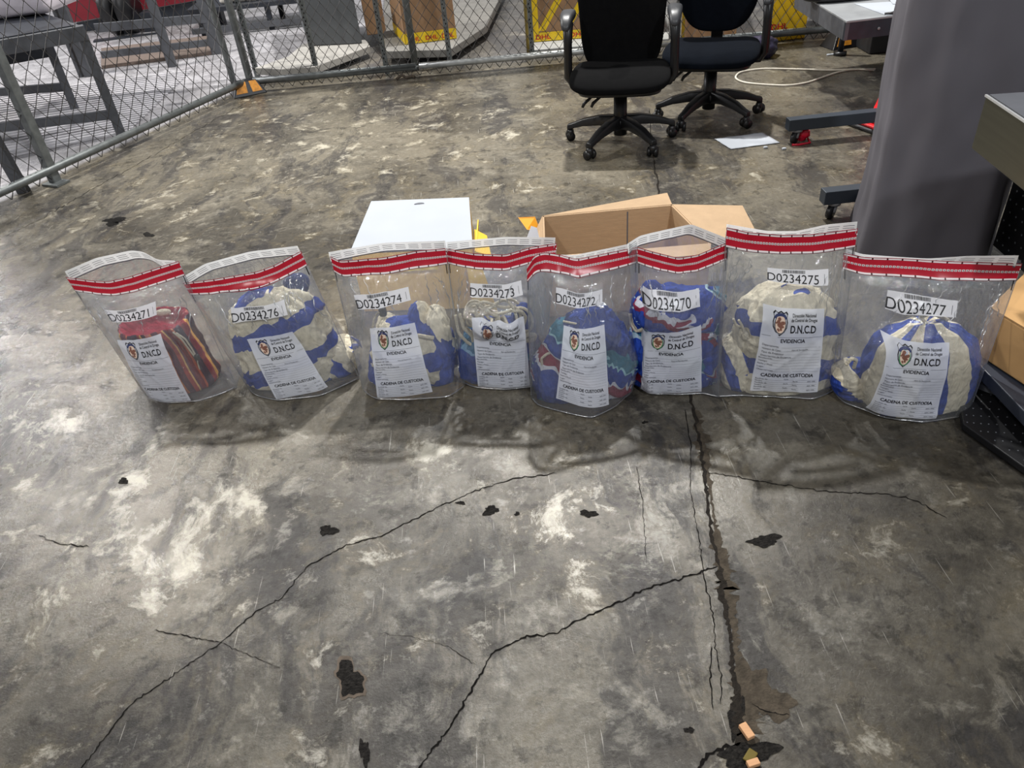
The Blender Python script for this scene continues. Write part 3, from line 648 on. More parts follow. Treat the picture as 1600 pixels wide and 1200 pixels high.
GR = None
D = [
 dict(no=1, serial='D0234271', label='leftmost evidence bag, numbered D0234271, holding a red striped pouch', cl=('striped_pouch', 'red, orange and purple striped pouch with an open gathered mouth', m_red),
  bot=[(230, 622), (262, 631), (310, 628), (345, 617), (370, 606)], front=[(103, 433), (140, 438), (168, 440), (200, 433), (240, 420), (279, 408)], rear=[(101, 424), (150, 403), (205, 391), (224, 393), (246, 406), (273, 407)], of=.03, **{'or': .08},
  stick=[(164, 484), (243, 471), (245, 492), (176, 503)], form=[(183, 531), (251, 521), (299, 626), (234, 624)], ex=ex1, th=.2,
  lobes=[dict(base=(296, 596), top=(238, 502), rx=.118, ry=.088, open=True, around=3.4, gath=11, ga=.035, am=.007, prof=[(0, .8), (.03, .97), (.1, 1.03), (.5, 1.02), (.85, 1.0), (.97, 1.02), (1, .97), (.97, .85), (.88, .72), (.84, .5), (.88, .3), (.84, .0)])]),
 dict(no=2, serial='D0234276', label='evidence bag numbered D0234276, second from the left, slumped over a cream and blue bundle', cl=('canvas_tote', 'cream canvas bundle with broad blue bands, spilling to the right in its bag', m_bcn),
  bot=[(388, 606), (400, 618), (435, 627), (500, 620), (562, 592)], front=[(286, 442), (330, 437), (400, 425), (430, 414), (470, 392)], rear=[(285, 433), (320, 412), (390, 393), (465, 384)],
  stick=[(361, 480), (444, 468), (450, 492), (364, 505)], form=[(386, 530), (457, 518), (512, 604), (432, 624)], ex=ex2,
  lobes=[dict(base=(462, 590), top=(418, 446), rx=.175, ry=.088, sdir=(-.35, 0, 1), fq=6.6, so=.12, sw=.14, am=.014, gath=5, ga=.05, prof=[(0, .78), (.04, .93), (.2, 1.02), (.45, .98), (.62, .95), (.75, .9), (.86, .66), (.95, .4), (1, .02)]),
         dict(base=(515, 580), top=(522, 530), rx=.10, ry=.075, sdir=(.8, 0, .7), fq=9, so=.3, am=.01)]),
 dict(no=3, serial='D0234274', label='third evidence bag from the left, numbered D0234274, in front of the white lidded carton', cl=('canvas_pouch', 'crumpled blue and cream pouch with a black cord stop', m_bc),
  bot=[(568, 612), (590, 625), (640, 626), (700, 622), (727, 604)], front=[(516, 400), (530, 408), (600, 402), (650, 392), (696, 388)], rear=[(513, 394), (600, 379), (696, 376)],
  stick=[(553, 461), (638, 448), (642, 469), (560, 484)], form=[(578, 513), (648, 504), (676, 612), (590, 622)], ex=ex3,
  lobes=[dict(base=(645, 592), top=(640, 492), rx=.145, ry=.085, sdir=(.35, 0, 1), fq=8.0, so=.6, am=.016, gath=6),
         dict(base=(606, 590), top=(604, 492), rx=.05, ry=.06, sdir=(.2, 0, 1), fq=5, am=.008), dict(base=(658, 588), top=(655, 472), rx=.055, ry=.06, sdir=(1, 0, .3), fq=9, so=.2, am=.01),
         dict(base=(690, 590), top=(680, 478), rx=.05, ry=.06, sdir=(.4, 0, .5), fq=4, so=.55, am=.01)]),
 dict(no=4, serial='D0234273', label='fourth evidence bag from the left, numbered D0234273, with a tangle of rope inside', cl=('rope_tote', 'deep blue canvas tote topped by a tangle of cream rope', m_b4),
  bot=[(722, 598), (745, 607), (790, 610), (830, 606), (846, 598)], front=[(697, 388), (740, 396), (790, 398), (830, 386), (870, 380)], rear=[(697, 378), (790, 370), (868, 371)],
  stick=[(735, 442), (814, 438), (817, 461), (735, 464)], form=[(737, 496), (818, 494), (828, 604), (747, 604)], ex=ex4,
  lobes=[dict(base=(783, 583), top=(778, 498), rx=.14, ry=.085, sdir=(.3, 0, 1), fq=4.5, am=.01, so=.2), dict(base=(818, 583), top=(815, 472), rx=.045, ry=.05, sdir=(.6, 0, 1), fq=7, am=.008, so=.5)]),
 dict(no=5, serial='D0234272', label='evidence bag numbered D0234272, fifth from the left, its seal tape folded at the corner', cl=('striped_tote', 'blue tote crossed by maroon, white and teal stripes, peaked at the top', m_b5),
  bot=[(830, 622), (840, 634), (880, 645), (925, 655), (962, 636), (990, 602)], front=[(823, 418), (836, 398), (850, 394), (872, 397), (900, 405), (945, 396), (996, 386)], rear=[(850, 396), (868, 398), (900, 398), (950, 388), (996, 378)],
  stick=[(869, 449), (941, 452), (941, 474), (869, 474)], form=[(881, 508), (944, 507), (951, 632), (869, 622)], ex=ex5,
  lobes=[dict(base=(912, 610), top=(922, 478), rx=.165, ry=.09, sdir=(.55, 0, 1), fq=3.3, so=.08, sw=.1, am=.012, gath=5, prof=[(0, .8), (.05, .97), (.15, 1.03), (.35, .98), (.6, .8), (.8, .6), (.92, .42), (.98, .25), (1, .02)]),
         dict(base=(862, 608), top=(858, 552), rx=.06, ry=.07, sdir=(1, 0, .9), fq=9, so=.2, am=.008), dict(base=(955, 605), top=(955, 540), rx=.07, ry=.07, sdir=(-1, 0, 1), fq=6, so=.5, am=.008)]),
 dict(no=6, serial='D0234270', label='evidence bag numbered D0234270, sixth from the left, holding the tallest blue tote', cl=('tall_tote', 'tall rolled blue tote with teal and white bands and rope at its side', m_b6),
  bot=[(998, 606), (1012, 615), (1060, 618), (1100, 616), (1122, 622)], front=[(996, 386), (1020, 393), (1060, 403), (1090, 398), (1138, 378)], rear=[(980, 381), (1000, 368), (1030, 361), (1080, 350), (1138, 373)], **{'or': .09},
  stick=[(1005, 446), (1092, 450), (1094, 479), (1005, 475)], form=[(1000, 504), (1095, 507), (1096, 612), (1000, 609)], ex=ex6,
  lobes=[dict(base=(1052, 592), top=(1056, 452), rx=.142, ry=.085, sdir=(.5, 0, .8), fq=4.2, so=.0, sw=.12, am=.012, gath=6, prof=[(0, .85), (.04, .98), (.2, 1.02), (.6, .97), (.68, .9), (.74, .97), (.88, .92), (.95, .7), (1, .02)]),
         dict(base=(1018, 590), top=(1018, 440), rx=.06, ry=.06, sdir=(1, 0, .8), fq=7, so=.1, am=.01), dict(base=(1095, 590), top=(1092, 452), rx=.06, ry=.065, sdir=(-.6, 0, 1), fq=5, so=.6, am=.01)]),
 dict(no=7, serial='D0234275', label='evidence bag numbered D0234275, seventh from the left, in front of the grey cover', cl=('banded_tote', 'cream tote with broad horizontal blue bands and a smaller bag at its left', m_bcn),
  bot=[(1120, 622), (1145, 620), (1200, 618), (1270, 626), (1306, 610)], front=[(1135, 355), (1170, 363), (1220, 367), (1270, 366), (1340, 357)], rear=[(1135, 350), (1200, 361), (1245, 361), (1290, 351), (1340, 346)],
  stick=[(1199, 418), (1294, 420), (1294, 446), (1199, 438)], form=[(1192, 474), (1288, 482), (1277, 612), (1172, 610)], ex=ex7,
  lobes=[dict(base=(1228, 595), top=(1228, 448), rx=.165, ry=.09, sdir=(.1, 0, 1), fq=6.3, so=.2, am=.013, gath=7, prof=[(0, .85), (.04, .98), (.2, 1.0), (.6, .97), (.8, .88), (.9, .7), (.97, .5), (1, .02)]),
         dict(base=(1160, 596), top=(1160, 520), rx=.072, ry=.07, sdir=(1, 0, .3), fq=13, so=.2, am=.005, gath=5)]),
 dict(no=8, serial='D0234277', label='rightmost evidence bag, numbered D0234277, beside the black machine', cl=('drawstring_bag', 'cream and blue drawstring bag gathered at the neck with upright stripes', m_bc),
  bot=[(1300, 612), (1318, 630), (1370, 648), (1440, 662), (1505, 652), (1516, 640)], front=[(1318, 395), (1350, 402), (1400, 403), (1480, 408), (1597, 412)], rear=[(1322, 388), (1345, 397), (1400, 401), (1450, 404), (1510, 400), (1592, 399)],
  stick=[(1387, 453), (1497, 470), (1493, 496), (1383, 482)], form=[(1375, 515), (1483, 535), (1463, 654), (1353, 636)], ex=ex8, ty=.08,
  lobes=[dict(base=(1430, 626), top=(1446, 500), rx=.168, ry=.095, around=6.0, so=.15, gath=10, ga=.04, am=.006, prof=[(0, .85), (.04, .98), (.2, 1.02), (.55, 1.0), (.78, .86), (.9, .62), (.95, .42), (1, .3), (.98, .1), (.97, 0)]),
         dict(base=(1345, 612), top=(1342, 566), rx=.085, ry=.07, sdir=(.8, 0, .5), fq=8, so=.1, am=.006, gath=5)]),
]
for d in D:
    nm, lb, mm = d['cl']
    root, V_, F_ = cloth_bag(nm, d['lobes'], mm, lb, 'cloth bags inside the evidence bags', d['ex'], d['no']*11)
    V2, F2 = [], []
    for ch in root.children:
        n0 = len(V2); V2 += [v.co.copy() for v in ch.data.vertices]; F2 += [tuple(n0+k for k in p.vertices) for p in ch.data.polygons]
    tree = BVHTree.FromPolygons(V2, F2)
    evidence_bag(d, tree)

# ---------------------------------------------------------------- cartons behind the bags
CARD = mat('brown_cardboard', (176, 148, 116), .85, var=.06, scale=14, bump=.15, stretch=(1, 1, 6)); CARD_SHADE = mat('brown_cardboard_shaded', (120, 98, 74), .9, var=.06, scale=10)  # second brown is darker, with the carton's interior shade put into the colour
WCARD = mat('white_coated_card', (172, 177, 184), .9, var=.02); YCARD = mat('yellow_card', (226, 182, 20), .5, var=.06); YTAPE = mat('yellow_tape', (232, 196, 30), .4, var=.1, scale=30); REDINK = mat('red_print', (196, 24, 28), .5)
def xy(U, V, z=0): return Vector(flo(U, V, z))
def slab(poly, z0, z1): return MB().prism([(p[0], p[1]) for p in poly], z0, z1)
def wall_of(a, b, z0, z1, t=.006):
    a, b = Vector(a[:2]), Vector(b[:2]); n = (b-a).normalized(); n = Vector((-n.y, n.x))*t
    return MB().hexa([(a.x, a.y, z0), (b.x, b.y, z0), (b.x+n.x, b.y+n.y, z0), (a.x+n.x, a.y+n.y, z0), (a.x, a.y, z1), (b.x, b.y, z1), (b.x+n.x, b.y+n.y, z1), (a.x+n.x, a.y+n.y, z1)])
def panel(pts, t=.005):                    # quad panel with thickness along its own normal
    P = [Vector(p) for p in pts]; n = (P[1]-P[0]).cross(P[3]-P[0]).normalized()*t; return MB().hexa([p-n/2 for p in P]+[p+n/2 for p in P])
def writing(text, origin, right, up, h, m, name, parent, width=None):
    v, f = glyphs(text, .02); o, r, u = Vector(origin), Vector(right).normalized(), Vector(up).normalized(); kx = (width/v[:, 0].max()) if width else h
    return MB().add([o+r*float(x)*kx+u*float(y)*h for x, y in v], f).build(name, m, parent)

zt = .28
a, b, c_, d_ = xy(548, 393, zt), xy(737, 385, zt), xy(733, 309, zt), xy(580, 315, zt)
t = thing('lidded_carton', 'white lidded carton with yellow sides standing behind the third evidence bag', 'carton', ((a.x+b.x)/2, (a.y+d_.y)/2, 0))
body = slab([a, b, c_, d_], .003, zt-.012).build('body', mat('golden_cardboard', (222, 178, 88), .8, var=.06), t); body['label'] = 'golden tan carton body'
panel([(a.x-.004, a.y-.004, zt-.004), (b.x+.004, b.y-.004, zt-.004), (c_.x, c_.y, zt), (d_.x, d_.y, zt)], .006).build('lid', WCARD, t, bevel=.002)
n = xy(655, 318, zt+.004); MB().prism([(n.x+.022*math.cos(q), n.y+.014*math.sin(q)*(1 if q > 0 else .1)-.004) for q in [2*PI*k/20-PI for k in range(20)]], zt+.0025, zt+.0042).build('thumb_hole', INK2, t)
panel([(b.x+.008, b.y+.01, .003), (b.x+.008, b.y+.30, .003), (b.x+.03, b.y+.28, zt-.02), (b.x+.012, b.y+.0, zt-.02)]).build('side_panel', YCARD, t)
panel([(b.x+.010, b.y+.0, zt-.025), (b.x+.07, b.y-.0, zt-.05), (b.x+.06, b.y+.16, zt-.04), (b.x+.012, b.y+.19, zt-.02)]).build('side_flap', YCARD, t)
panel([(b.x-.02, b.y-.05, .003), (b.x+.075, b.y-.05, .003), (b.x+.02, b.y-.012, zt-.04), (b.x-.03, b.y-.012, zt-.04)], .004).build('corner_strip', YCARD, t)
panel([(a.x+.02, a.y-.006, zt-.10), (b.x-.14, b.y-.006, zt-.08), (b.x-.15, b.y-.006, zt-.035), (a.x+.02, a.y-.006, zt-.045)], .002).build('packing_tape', YTAPE, t)

zt = .27                                      # open carton
A_, B_, C_, E_ = xy(850, 402, zt), xy(1130, 388, zt), xy(1052, 318, zt), xy(846, 338, zt)
B_ = Vector((A_.x+.62, A_.y-.03, 0)); E_ = Vector((A_.x+.03, A_.y+.42, 0)); C_ = xy(1050, 320, zt)
E_ = xy(848, 338, zt)
t = thing('open_carton', 'open brown cardboard carton with its flaps spread, behind the middle evidence bags', 'carton', ((A_.x+C_.x)/2, (A_.y+C_.y)/2, 0))
slab([A_, B_, C_, E_], .003, .009).build('bottom', CARD_SHADE, t)
for nm, p, q in (('side', A_, B_), ('side', B_, C_), ('side', C_, E_), ('side', E_, A_)): wall_of(p, q, .01, zt).build(nm, CARD, t)
# flaps: rear one leans back, right one lies open, front one folds forward, left one is narrow
panel([(E_.x, E_.y, zt), (C_.x, C_.y, zt), (C_.x+.0, C_.y+.09, zt+.012), (E_.x+.03, E_.y+.08, zt-.04)]).build('flap', CARD, t)
r0, r1 = xy(1186, 372, zt-.03), xy(1160, 322, zt-.03)
panel([(B_.x, B_.y, zt), (r0.x, r0.y, zt-.03), (r1.x, r1.y, zt-.03), (C_.x, C_.y, zt)]).build('flap', CARD, t)
panel([(A_.x, A_.y, zt), (A_.x+.03, A_.y-.10, zt+.01), (B_.x-.03, B_.y-.10, zt+.01), (B_.x, B_.y, zt)]).build('flap', CARD, t)
panel([(A_.x, A_.y, zt), (E_.x, E_.y, zt), (E_.x-.05, E_.y-.06, zt-.06), (A_.x-.06, A_.y+.04, zt-.05)]).build('flap', CARD, t)
p = aty(832, 372, A_.y+.02); panel([(p[0]-.035, p[1], p[2]-.03), (p[0]+.03, p[1]-.02, p[2]-.03), (p[0]+.02, p[1]+.02, p[2]+.03), (p[0]-.0, p[1]+.03, p[2]+.035)], .002).build('shipping_label', STK, t)
p = aty(826, 350, E_.y); o = panel([(p[0]-.04, p[1]+.03, p[2]+.02), (p[0]-.01, p[1]-.03, p[2]-.01), (p[0]+.045, p[1]-.02, p[2]-.025), (p[0]+.03, p[1]+.02, p[2]+.02)], .002).build('torn_tape', mat('orange_tape', (238, 160, 24), .4), t, sub=0); o['label'] = 'torn orange tape'
pm = MB()
for k in range(2):
    q = (C_+(E_-C_)*(.42+.02*k)); 
pq = C_+(E_-C_)*.35; wall_of(pq+Vector((0, -.0066, 0)), C_+(E_-C_)*.34+Vector((0, -.0066, 0)), .03, zt-.01, .001).build('fold_line', INK2, t)

# ---------------------------------------------------------------- office chairs
CFAB = mat('black_chair_fabric', (14, 14, 15), 1., spec=.08, var=.12, scale=30, bump=.3, bscale=500); CFAB2 = mat('navy_black_chair_fabric', (11, 15, 22), 1., spec=.08, var=.12, scale=30, bump=.3, bscale=500)
CPL = mat('chair_black_plastic', (14, 14, 16), .4, var=.08); CARM = mat('worn_arm_pad', (46, 47, 50), .42, var=.2); CHR = mat('grey_wheel_rim', (120, 120, 122), .4)
def office_chair(x, y, rz, label, fab, angs, arms, sh=0.0, back_tilt=-.14, bz=.80, be=.38):
    t = thing('office_chair', label, 'chair', (x, y, 0), 'black swivel office chairs'); R = Matrix.Rotation(rz, 3, 'Z'); B = Vector((x, y, 0))
    W = lambda p: R @ Vector(p)+B
    def put(mb, nm, m, par=t, smooth=True, **k):
        mb.v = [tuple(W(v)) for v in mb.v]; return mb.build(nm, m, par, smooth, **k)
    put(MB().sell((0, -.02, .385+sh), (.275, .24, .036), .6, .38, 44, 22, f=lambda p: Vector((p.x*(1-.10*max(0, p.y/.25)), p.y, p.z-.022*max(0, (-p.y-.10)/.13)**2+.012*(p.x/.26)**2))), 'seat', fab)
    put(MB().sell((0, -.0, .335+sh), (.235, .215, .022), .4, .45, 40, 10), 'seat_shell', CPL)
    Rb = Matrix.Rotation(back_tilt, 3, 'X')
    put(MB().sell((0, .245, bz+sh), (.245, .038, .35), be, .55, 44, 30, R=Rb, f=lambda p: Vector((p.x*(.86+.14*math.cos((p.z-.02)/.35*1.5)) if True else 0, p.y-.10*(p.x/.235)**2*.4-.018*math.cos(p.z*9), p.z))), 'backrest', fab)
    put(MB().bar((0, .10, .32+sh), (0, .27, .33+sh), .07, .02).bar((0, .27, .325+sh), (0, .265, .62+sh), .07, .02, up=(0, 1, 0)), 'back_bracket', CPL, smooth=False, bevel=.004)
    for s in arms:
        pl = put(MB().tube([(s*.19, .03, .325+sh), (s*.27, .03, .33+sh), (s*.295, .03, .37+sh), (s*.292, .03, .55+sh), (s*.287, .03, .66+sh)], [.02, .022, .024, .024, .03], 10), 'armrest', CPL)
        pad = MB().sell((s*.285, -.005, .695+sh), (.038, .125, .024), .6, .6, 28, 14, f=lambda p: Vector((p.x*(1+.2*(p.y/.12)), p.y, p.z-.035*max(0, (-p.y-.04)/.08)**2)))
        put(pad, 'arm_pad', CARM, pl)
    put(MB().tube([(0, 0, .05), (0, 0, .27)], .038, 20).tube([(0, 0, .27), (0, 0, .33+sh)], .022, 16), 'gas_column', CPL)
    put(MB().box((0, .0, .315+sh), (.16, .2, .03)), 'tilt_mechanism', CPL, smooth=False, bevel=.005)
    for lx in (-.12, -.07): put(MB().tube([(lx+.05, -.05, .31+sh), (lx-.03, -.10, .30+sh), (lx-.075, -.13, .27+sh), (lx-.085, -.135, .25+sh)], [.006, .007, .01, .008], 8), 'lever', CPL)
    put(MB().sell((0, 0, .115), (.055, .055, .035), .6, 1, 24, 12), 'hub', CPL)
    for k, an in enumerate(angs):
        an = math.radians(an)-rz; ca, sa = math.cos(an), math.sin(an); mb = MB(); P = [(.02, .125, .036, .034), (.12, .128, .032, .026), (.22, .112, .028, .02), (.285, .09, .024, .015), (.32, .080, .022, .015)]
        ring = [[(r*ca-w_*sgx*sa*-1*-1, r*sa+w_*sgx*ca, z+h*sgz) for sgx, sgz in ((-1, -1), (1, -1), (.7, 1), (-.7, 1))] for r, z, w_, h in P]
        vs = [v for q in ring for v in q]; fs = [(0, 1, 2, 3), (19, 18, 17, 16)]+[(i*4+j, (i+1)*4+j, (i+1)*4+(j+1) % 4, i*4+(j+1) % 4) for i in range(4) for j in range(4)]
        put(MB().add(vs, fs), 'base_arm', CPL, bevel=.006)
        r = .305; cx, cy = r*ca, r*sa; sw = an+1.1+k*.9; ux, uy = math.cos(sw), math.sin(sw)
        cs = put(MB().sell((cx, cy, .045), (.022, .03, .027), .8, .8, 16, 10, R=None), 'caster', CPL)
        for s in (-1, 1): put(MB().tube([(cx+ux*s*.010, cy+uy*s*.010, .027), (cx+ux*s*.028, cy+uy*s*.028, .027)], .0265, 18), 'wheel', CPL, cs)
    return t
office_chair(.78, 4.43, -.22, 'black swivel office chair nearest the camera, with two armrests', CFAB, [84, 156, 226, 296, 2], (-1, 1), bz=.735, be=.22)
office_chair(1.375, 4.72, -.36, 'black swivel office chair standing behind the other, its navy-tinted seat sagging', CFAB2, [172, 224, 300, -6, 80], (1,), sh=.0, bz=.79, be=.6)

# ---------------------------------------------------------------- fences
GALV = mat('galvanised_steel', (112, 116, 116), .5, metal=.55, var=.2, scale=25); GALVL = mat('bright_galvanised_pipe', (176, 178, 176), .4, metal=.5, var=.25, scale=14); WIRE = mat('dull_fence_wire', (56, 54, 53), .6, metal=.4, var=.2)
DST = mat('dark_painted_steel', (44, 48, 56), .5, metal=.2, var=.15, scale=20); PAINT = mat('grey_painted_steel', (80, 82, 87), .5, var=.18, scale=22)
def chain_link(a, b, z0, z1, w_, h, parent, r=.0031):
    a, b = Vector(a), Vector(b); L_ = (b-a).length; u = (b-a)/L_; n = int(L_/(w_/2)); m = int((z1-z0)/(h/2)); mb = MB(); nn = Vector((-u.y, u.x, 0))
    for k in range(n+1):
        pts = [a+u*(k*w_/2+(w_/4 if (i+k) % 2 else -w_/4)+.002*math.sin(i*1.3))+Vector((0, 0, z0+i*h/2))+nn*(.002 if (i+k) % 2 else -.002)+nn*.012*math.sin(k*.17+i*.2) for i in range(m+1)]
        mb.tube(pts, r, 3, cap=False)
    return mb.build('chain_link_mesh', WIRE, parent)
def post_at(foot, z1, r, nm, m, par, sq=False):
    f = xy(*foot)
    if sq: return MB().box((f.x, f.y, z1/2), (r*2, r*2, z1), rz=.45).build(nm, m, par, bevel=.004)
    return MB().tube([(f.x, f.y, .0), (f.x, f.y, z1)], r, 14).build(nm, m, par, True)
la, lb = xy(0, 301, .09), xy(380, 129, .09); u = (lb-la).normalized(); la = la-u*1.6
t = thing('chain_link_gate', 'chain-link fence panel slanting along the left side, with a grey bottom rail', 'fence', ((la.x+lb.x)/2, (la.y+lb.y)/2, 0), 'chain-link fencing around the work area')
t['label'] = 'chain-link fence panel slanting along the left side, with a grey bottom rail'
chain_link(Vector((la.x, la.y, 0)), Vector((lb.x, lb.y, 0)), .03, 1.7, .098, .135, t)
MB().tube([la, lb], .024, 14).build('bottom_rail', GALV, t, True)
MB().tube([la+Vector((0, 0, 1.62)), lb+Vector((0, 0, 1.62))], .022, 12).build('top_rail', GALV, t, True)
f = xy(88, 286); pp = MB().box((f.x, f.y, .88), (.055, .055, 1.75), rz=-.45).build('post', GALV, t, bevel=.004); MB().box((f.x+.01, f.y-.02, .008), (.13, .10, .012), rz=-.45).build('foot_plate', GALV, pp)
post_at((366, 131), 1.7, .026, 'post', GALV, t)
ba, bb = xy(396, 127, .08), xy(1330, 42, .08); u = (bb-ba).normalized(); bb = bb+u*1.2
t = thing('chain_link_fence', 'chain-link fence running across the back behind the office chairs', 'fence', ((ba.x+bb.x)/2, (ba.y+bb.y)/2, 0), 'chain-link fencing around the work area')
chain_link(Vector((ba.x, ba.y, 0)), Vector((bb.x, bb.y, 0)), .015, 1.2, .078, .105, t)
MB().tube([ba, ba+(bb-ba)*.22, ba+(bb-ba)*.22+Vector((0, 0, .0))], .026, 14).build('bottom_rail', GALV, t, True)
MB().tube([ba+(bb-ba)*.225, ba+(bb-ba)*.6], .024, 14).build('bottom_rail', GALVL, t, True)
MB().tube([ba+(bb-ba)*.6, bb], .026, 14).build('bottom_rail', GALV, t, True)
MB().tube([ba+Vector((0, 0, 1.12)), bb+Vector((0, 0, 1.12))], .02, 12).build('top_rail', GALV, t, True)
post_at((392, 130), 1.25, .03, 'post', GALV, t); post_at((650, 110), 1.25, .028, 'post', GALV, t)
def angle_post(foot, nm='perforated_post', par=None):
    f = xy(*foot); p_ = MB().box((f.x, f.y, .6), (.036, .003, 1.2)).box((f.x+.018, f.y+.018, .6), (.003, .036, 1.2)).build(nm, GALV, par)
    mb = MB()
    for k in range(40):
        z = .04+k*.028; mb.box((f.x-.005 if k % 2 else f.x+.004, f.y-.0022, z), (.008, .001, .012))
    mb.build('slots', M_dark, p_); return p_
for ft in ((402, 121), (497, 123), (605, 116), (704, 104), (832, 92), (1058, 76)): angle_post(ft, par=t)
f = xy(826, 82); yp = MB().tube([(f.x, f.y, 0), (f.x, f.y, 1.2)], .016, 10).build('yellow_pole', mat('ochre_pole', (150, 130, 60), .6, var=.2), t, True)
f = xy(1066, 72); MB().tube([(f.x, f.y, 0), (f.x, f.y, 1.2)], .013, 10).build('yellow_pole', mat('yellow_painted_pole', (206, 170, 40), .5, var=.15), t, True)

# wheel stops, black with orange faces
def wheel_stop(c0, ln, rz, label):
    t = thing('wheel_stop', label, 'wheel stop', (c0.x, c0.y, 0), 'black and orange rubber wheel stops'); R = Matrix.Rotation(rz, 3, 'Z'); c0 = Vector((c0.x, c0.y, 0))
    def W(p): return R @ Vector(p)+c0
    h = ln/2
    MB().hexa([W((-h, -.09, 0)), W((h, -.09, 0)), W((h, .09, 0)), W((-h, .09, 0)), W((-h+.05, -.045, .10)), W((h-.05, -.045, .10)), W((h-.05, .045, .10)), W((-h+.05, .045, .10))]).build('rubber_block', BLK, t, bevel=.006)
    OR = mat('orange_reflector', (214, 142, 40), .5, var=.25, scale=40)
    for s0, s1 in ((-.86, -.12), (.2, .84)):
        q = lambda s, v: W((s*(h-.05*v), -.09+.045*v-.002, .10*v+.0025)); MB().add([q(s0, .22), q(s1, .22), q(s1*.98, .97), q(s0*.98, .97)], [(0, 1, 2, 3)]).build('orange_face', OR, t, solid=.002)
f = xy(382, 150); wheel_stop(Vector((f.x+.02, f.y+.07, 0)), .26, .38, 'black wheel stop with orange faces at the corner of the two fences')
f = xy(1325, 72); wheel_stop(Vector((f.x, f.y+.03, 0)), .34, .2, 'black and orange wheel stop half hidden under the grey bench at the back')

# ---------------------------------------------------------------- beyond the back fence
def carton(nm, label, near, right, left, h, m, z=.0, cat='carton'):
    P = [xy(*near, z), xy(*right, z), None, xy(*left, z)]; P[2] = P[1]+P[3]-P[0]
    c0 = (P[0]+P[2])/2; t = thing(nm, label, cat, (c0.x, c0.y, z))
    mb = MB().prism([(p.x, p.y) for p in P], z+.002, z+h); mb.build('body', m, t, bevel=.006); return t, P
def face_band(P, i, j, z0, z1, m, nm, t, off=.003, a=0., b=1.):
    p, q = P[i], P[j]; d_ = (q-p); n_ = Vector((d_.y, -d_.x, 0)).normalized()*off; p, q = p+d_*a+n_, p+d_*b+n_
    return MB().add([(p.x, p.y, z0), (q.x, q.y, z0), (q.x, q.y, z1), (p.x, p.y, z1)], [(0, 1, 2, 3)]).build(nm, m, t, solid=.001)
def on_face(P, i, j, a, z, text, h, m, nm, t, width, off=.006):
    p, q = P[i], P[j]; d_ = (q-p); n_ = Vector((d_.y, -d_.x, 0)).normalized()*off; return writing(text, p+d_*a+n_+Vector((0, 0, z-p.z)), d_, (0, 0, 1), h, m, nm, t, width)
BX = mat('muted_brown_carton', (150, 118, 88), .85, var=.1, scale=8); PL = mat('grey_plank', (122, 120, 116), .8, var=.15, scale=12)  # cartons behind the fence share one even, duller brown
t = slab([xy(600, 80, .12), xy(704, 77, .12), xy(760, 40, .12), xy(792, -25, .12), xy(600, -20, .12)], .06, .12).build('low_platform', PL, None, bevel=.005); tag(t, 'low grey platform carrying the taped carton behind the fence', 'platform')
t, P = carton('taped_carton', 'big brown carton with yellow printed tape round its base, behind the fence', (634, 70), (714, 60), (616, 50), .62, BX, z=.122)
for i, j in ((0, 1), (3, 0)): face_band(P, i, j, .124, .205, YTAPE, 'printed_tape', t)
for a_ in (.06, .4, .72): on_face(P, 0, 1, a_, .142, 'DHL', .032, REDINK, 'tape_lettering', t, .10)
face_band(P, 0, 1, .6, .68, YTAPE, 'printed_tape', t, a=0, b=.7)
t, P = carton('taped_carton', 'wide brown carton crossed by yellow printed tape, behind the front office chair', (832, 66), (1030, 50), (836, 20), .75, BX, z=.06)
face_band(P, 0, 1, .062, .13, YTAPE, 'printed_tape', t); face_band(P, 0, 1, .13, .8, YTAPE, 'printed_tape', t, a=0, b=.055)
on_face(P, 0, 1, .03, .078, 'DHL', .035, REDINK, 'tape_lettering', t, .12); on_face(P, 0, 1, .3, .078, 'DHL', .035, REDINK, 'tape_lettering', t, .12); on_face(P, 0, 1, .55, .078, 'DHL', .035, REDINK, 'tape_lettering', t, .12)
p, q = P[0], P[1]; dd = (q-p).normalized(); nn_ = Vector((dd.y, -dd.x, 0))*.004
for k in range(4):
    s = p+dd*(.05+k*.2)+nn_; e = s+dd*.3; panel([(s.x, s.y, .14), (s.x+dd.x*.06, s.y+dd.y*.06, .14), (e.x+dd.x*.06, e.y+dd.y*.06, .6), (e.x, e.y, .6)], .001).build('diagonal_tape', YTAPE, t)
sl = slab([xy(828, 78, .06), xy(1045, 60, .06), xy(1045, 10, .06), xy(828, 20, .06)], .015, .058).build('flat_pallet', mat('pale_pallet_board', (150, 150, 148), .8, var=.2), None, bevel=.004); tag(sl, 'pale flat pallet under the wide taped carton', 'pallet')
t, P = carton('brown_carton', 'plain brown carton seen between the two office chairs', (1064, 62), (1150, 55), (1066, 20), .6, BX, z=.0)
t, P = carton('yellow_carton', 'bright yellow carton with red lettering behind the fence, right of the chairs', (1196, 67), (1257, 60), (1200, 40), .75, YCARD, z=.0)
on_face(P, 0, 1, .1, .09, 'DHL', .04, REDINK, 'lettering', t, .13); on_face(P, 0, 1, .38, .56, 'DHL', .07, REDINK, 'lettering', t, .22)
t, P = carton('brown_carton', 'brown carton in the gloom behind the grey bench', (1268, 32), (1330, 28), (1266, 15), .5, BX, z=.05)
sl = slab([xy(398, 106, .1), xy(440, 108, .1), xy(492, 104, .1), xy(578, 72, .1), xy(572, 62, .1), xy(474, 68, .1), xy(450, 88, .1)], .045, .1).build('steel_platform', mat('pale_steel_plate', (160, 157, 152), .6, var=.15), None, bevel=.004); tag(sl, 'pale flat steel plate lying just behind the fence, left of centre', 'platform')
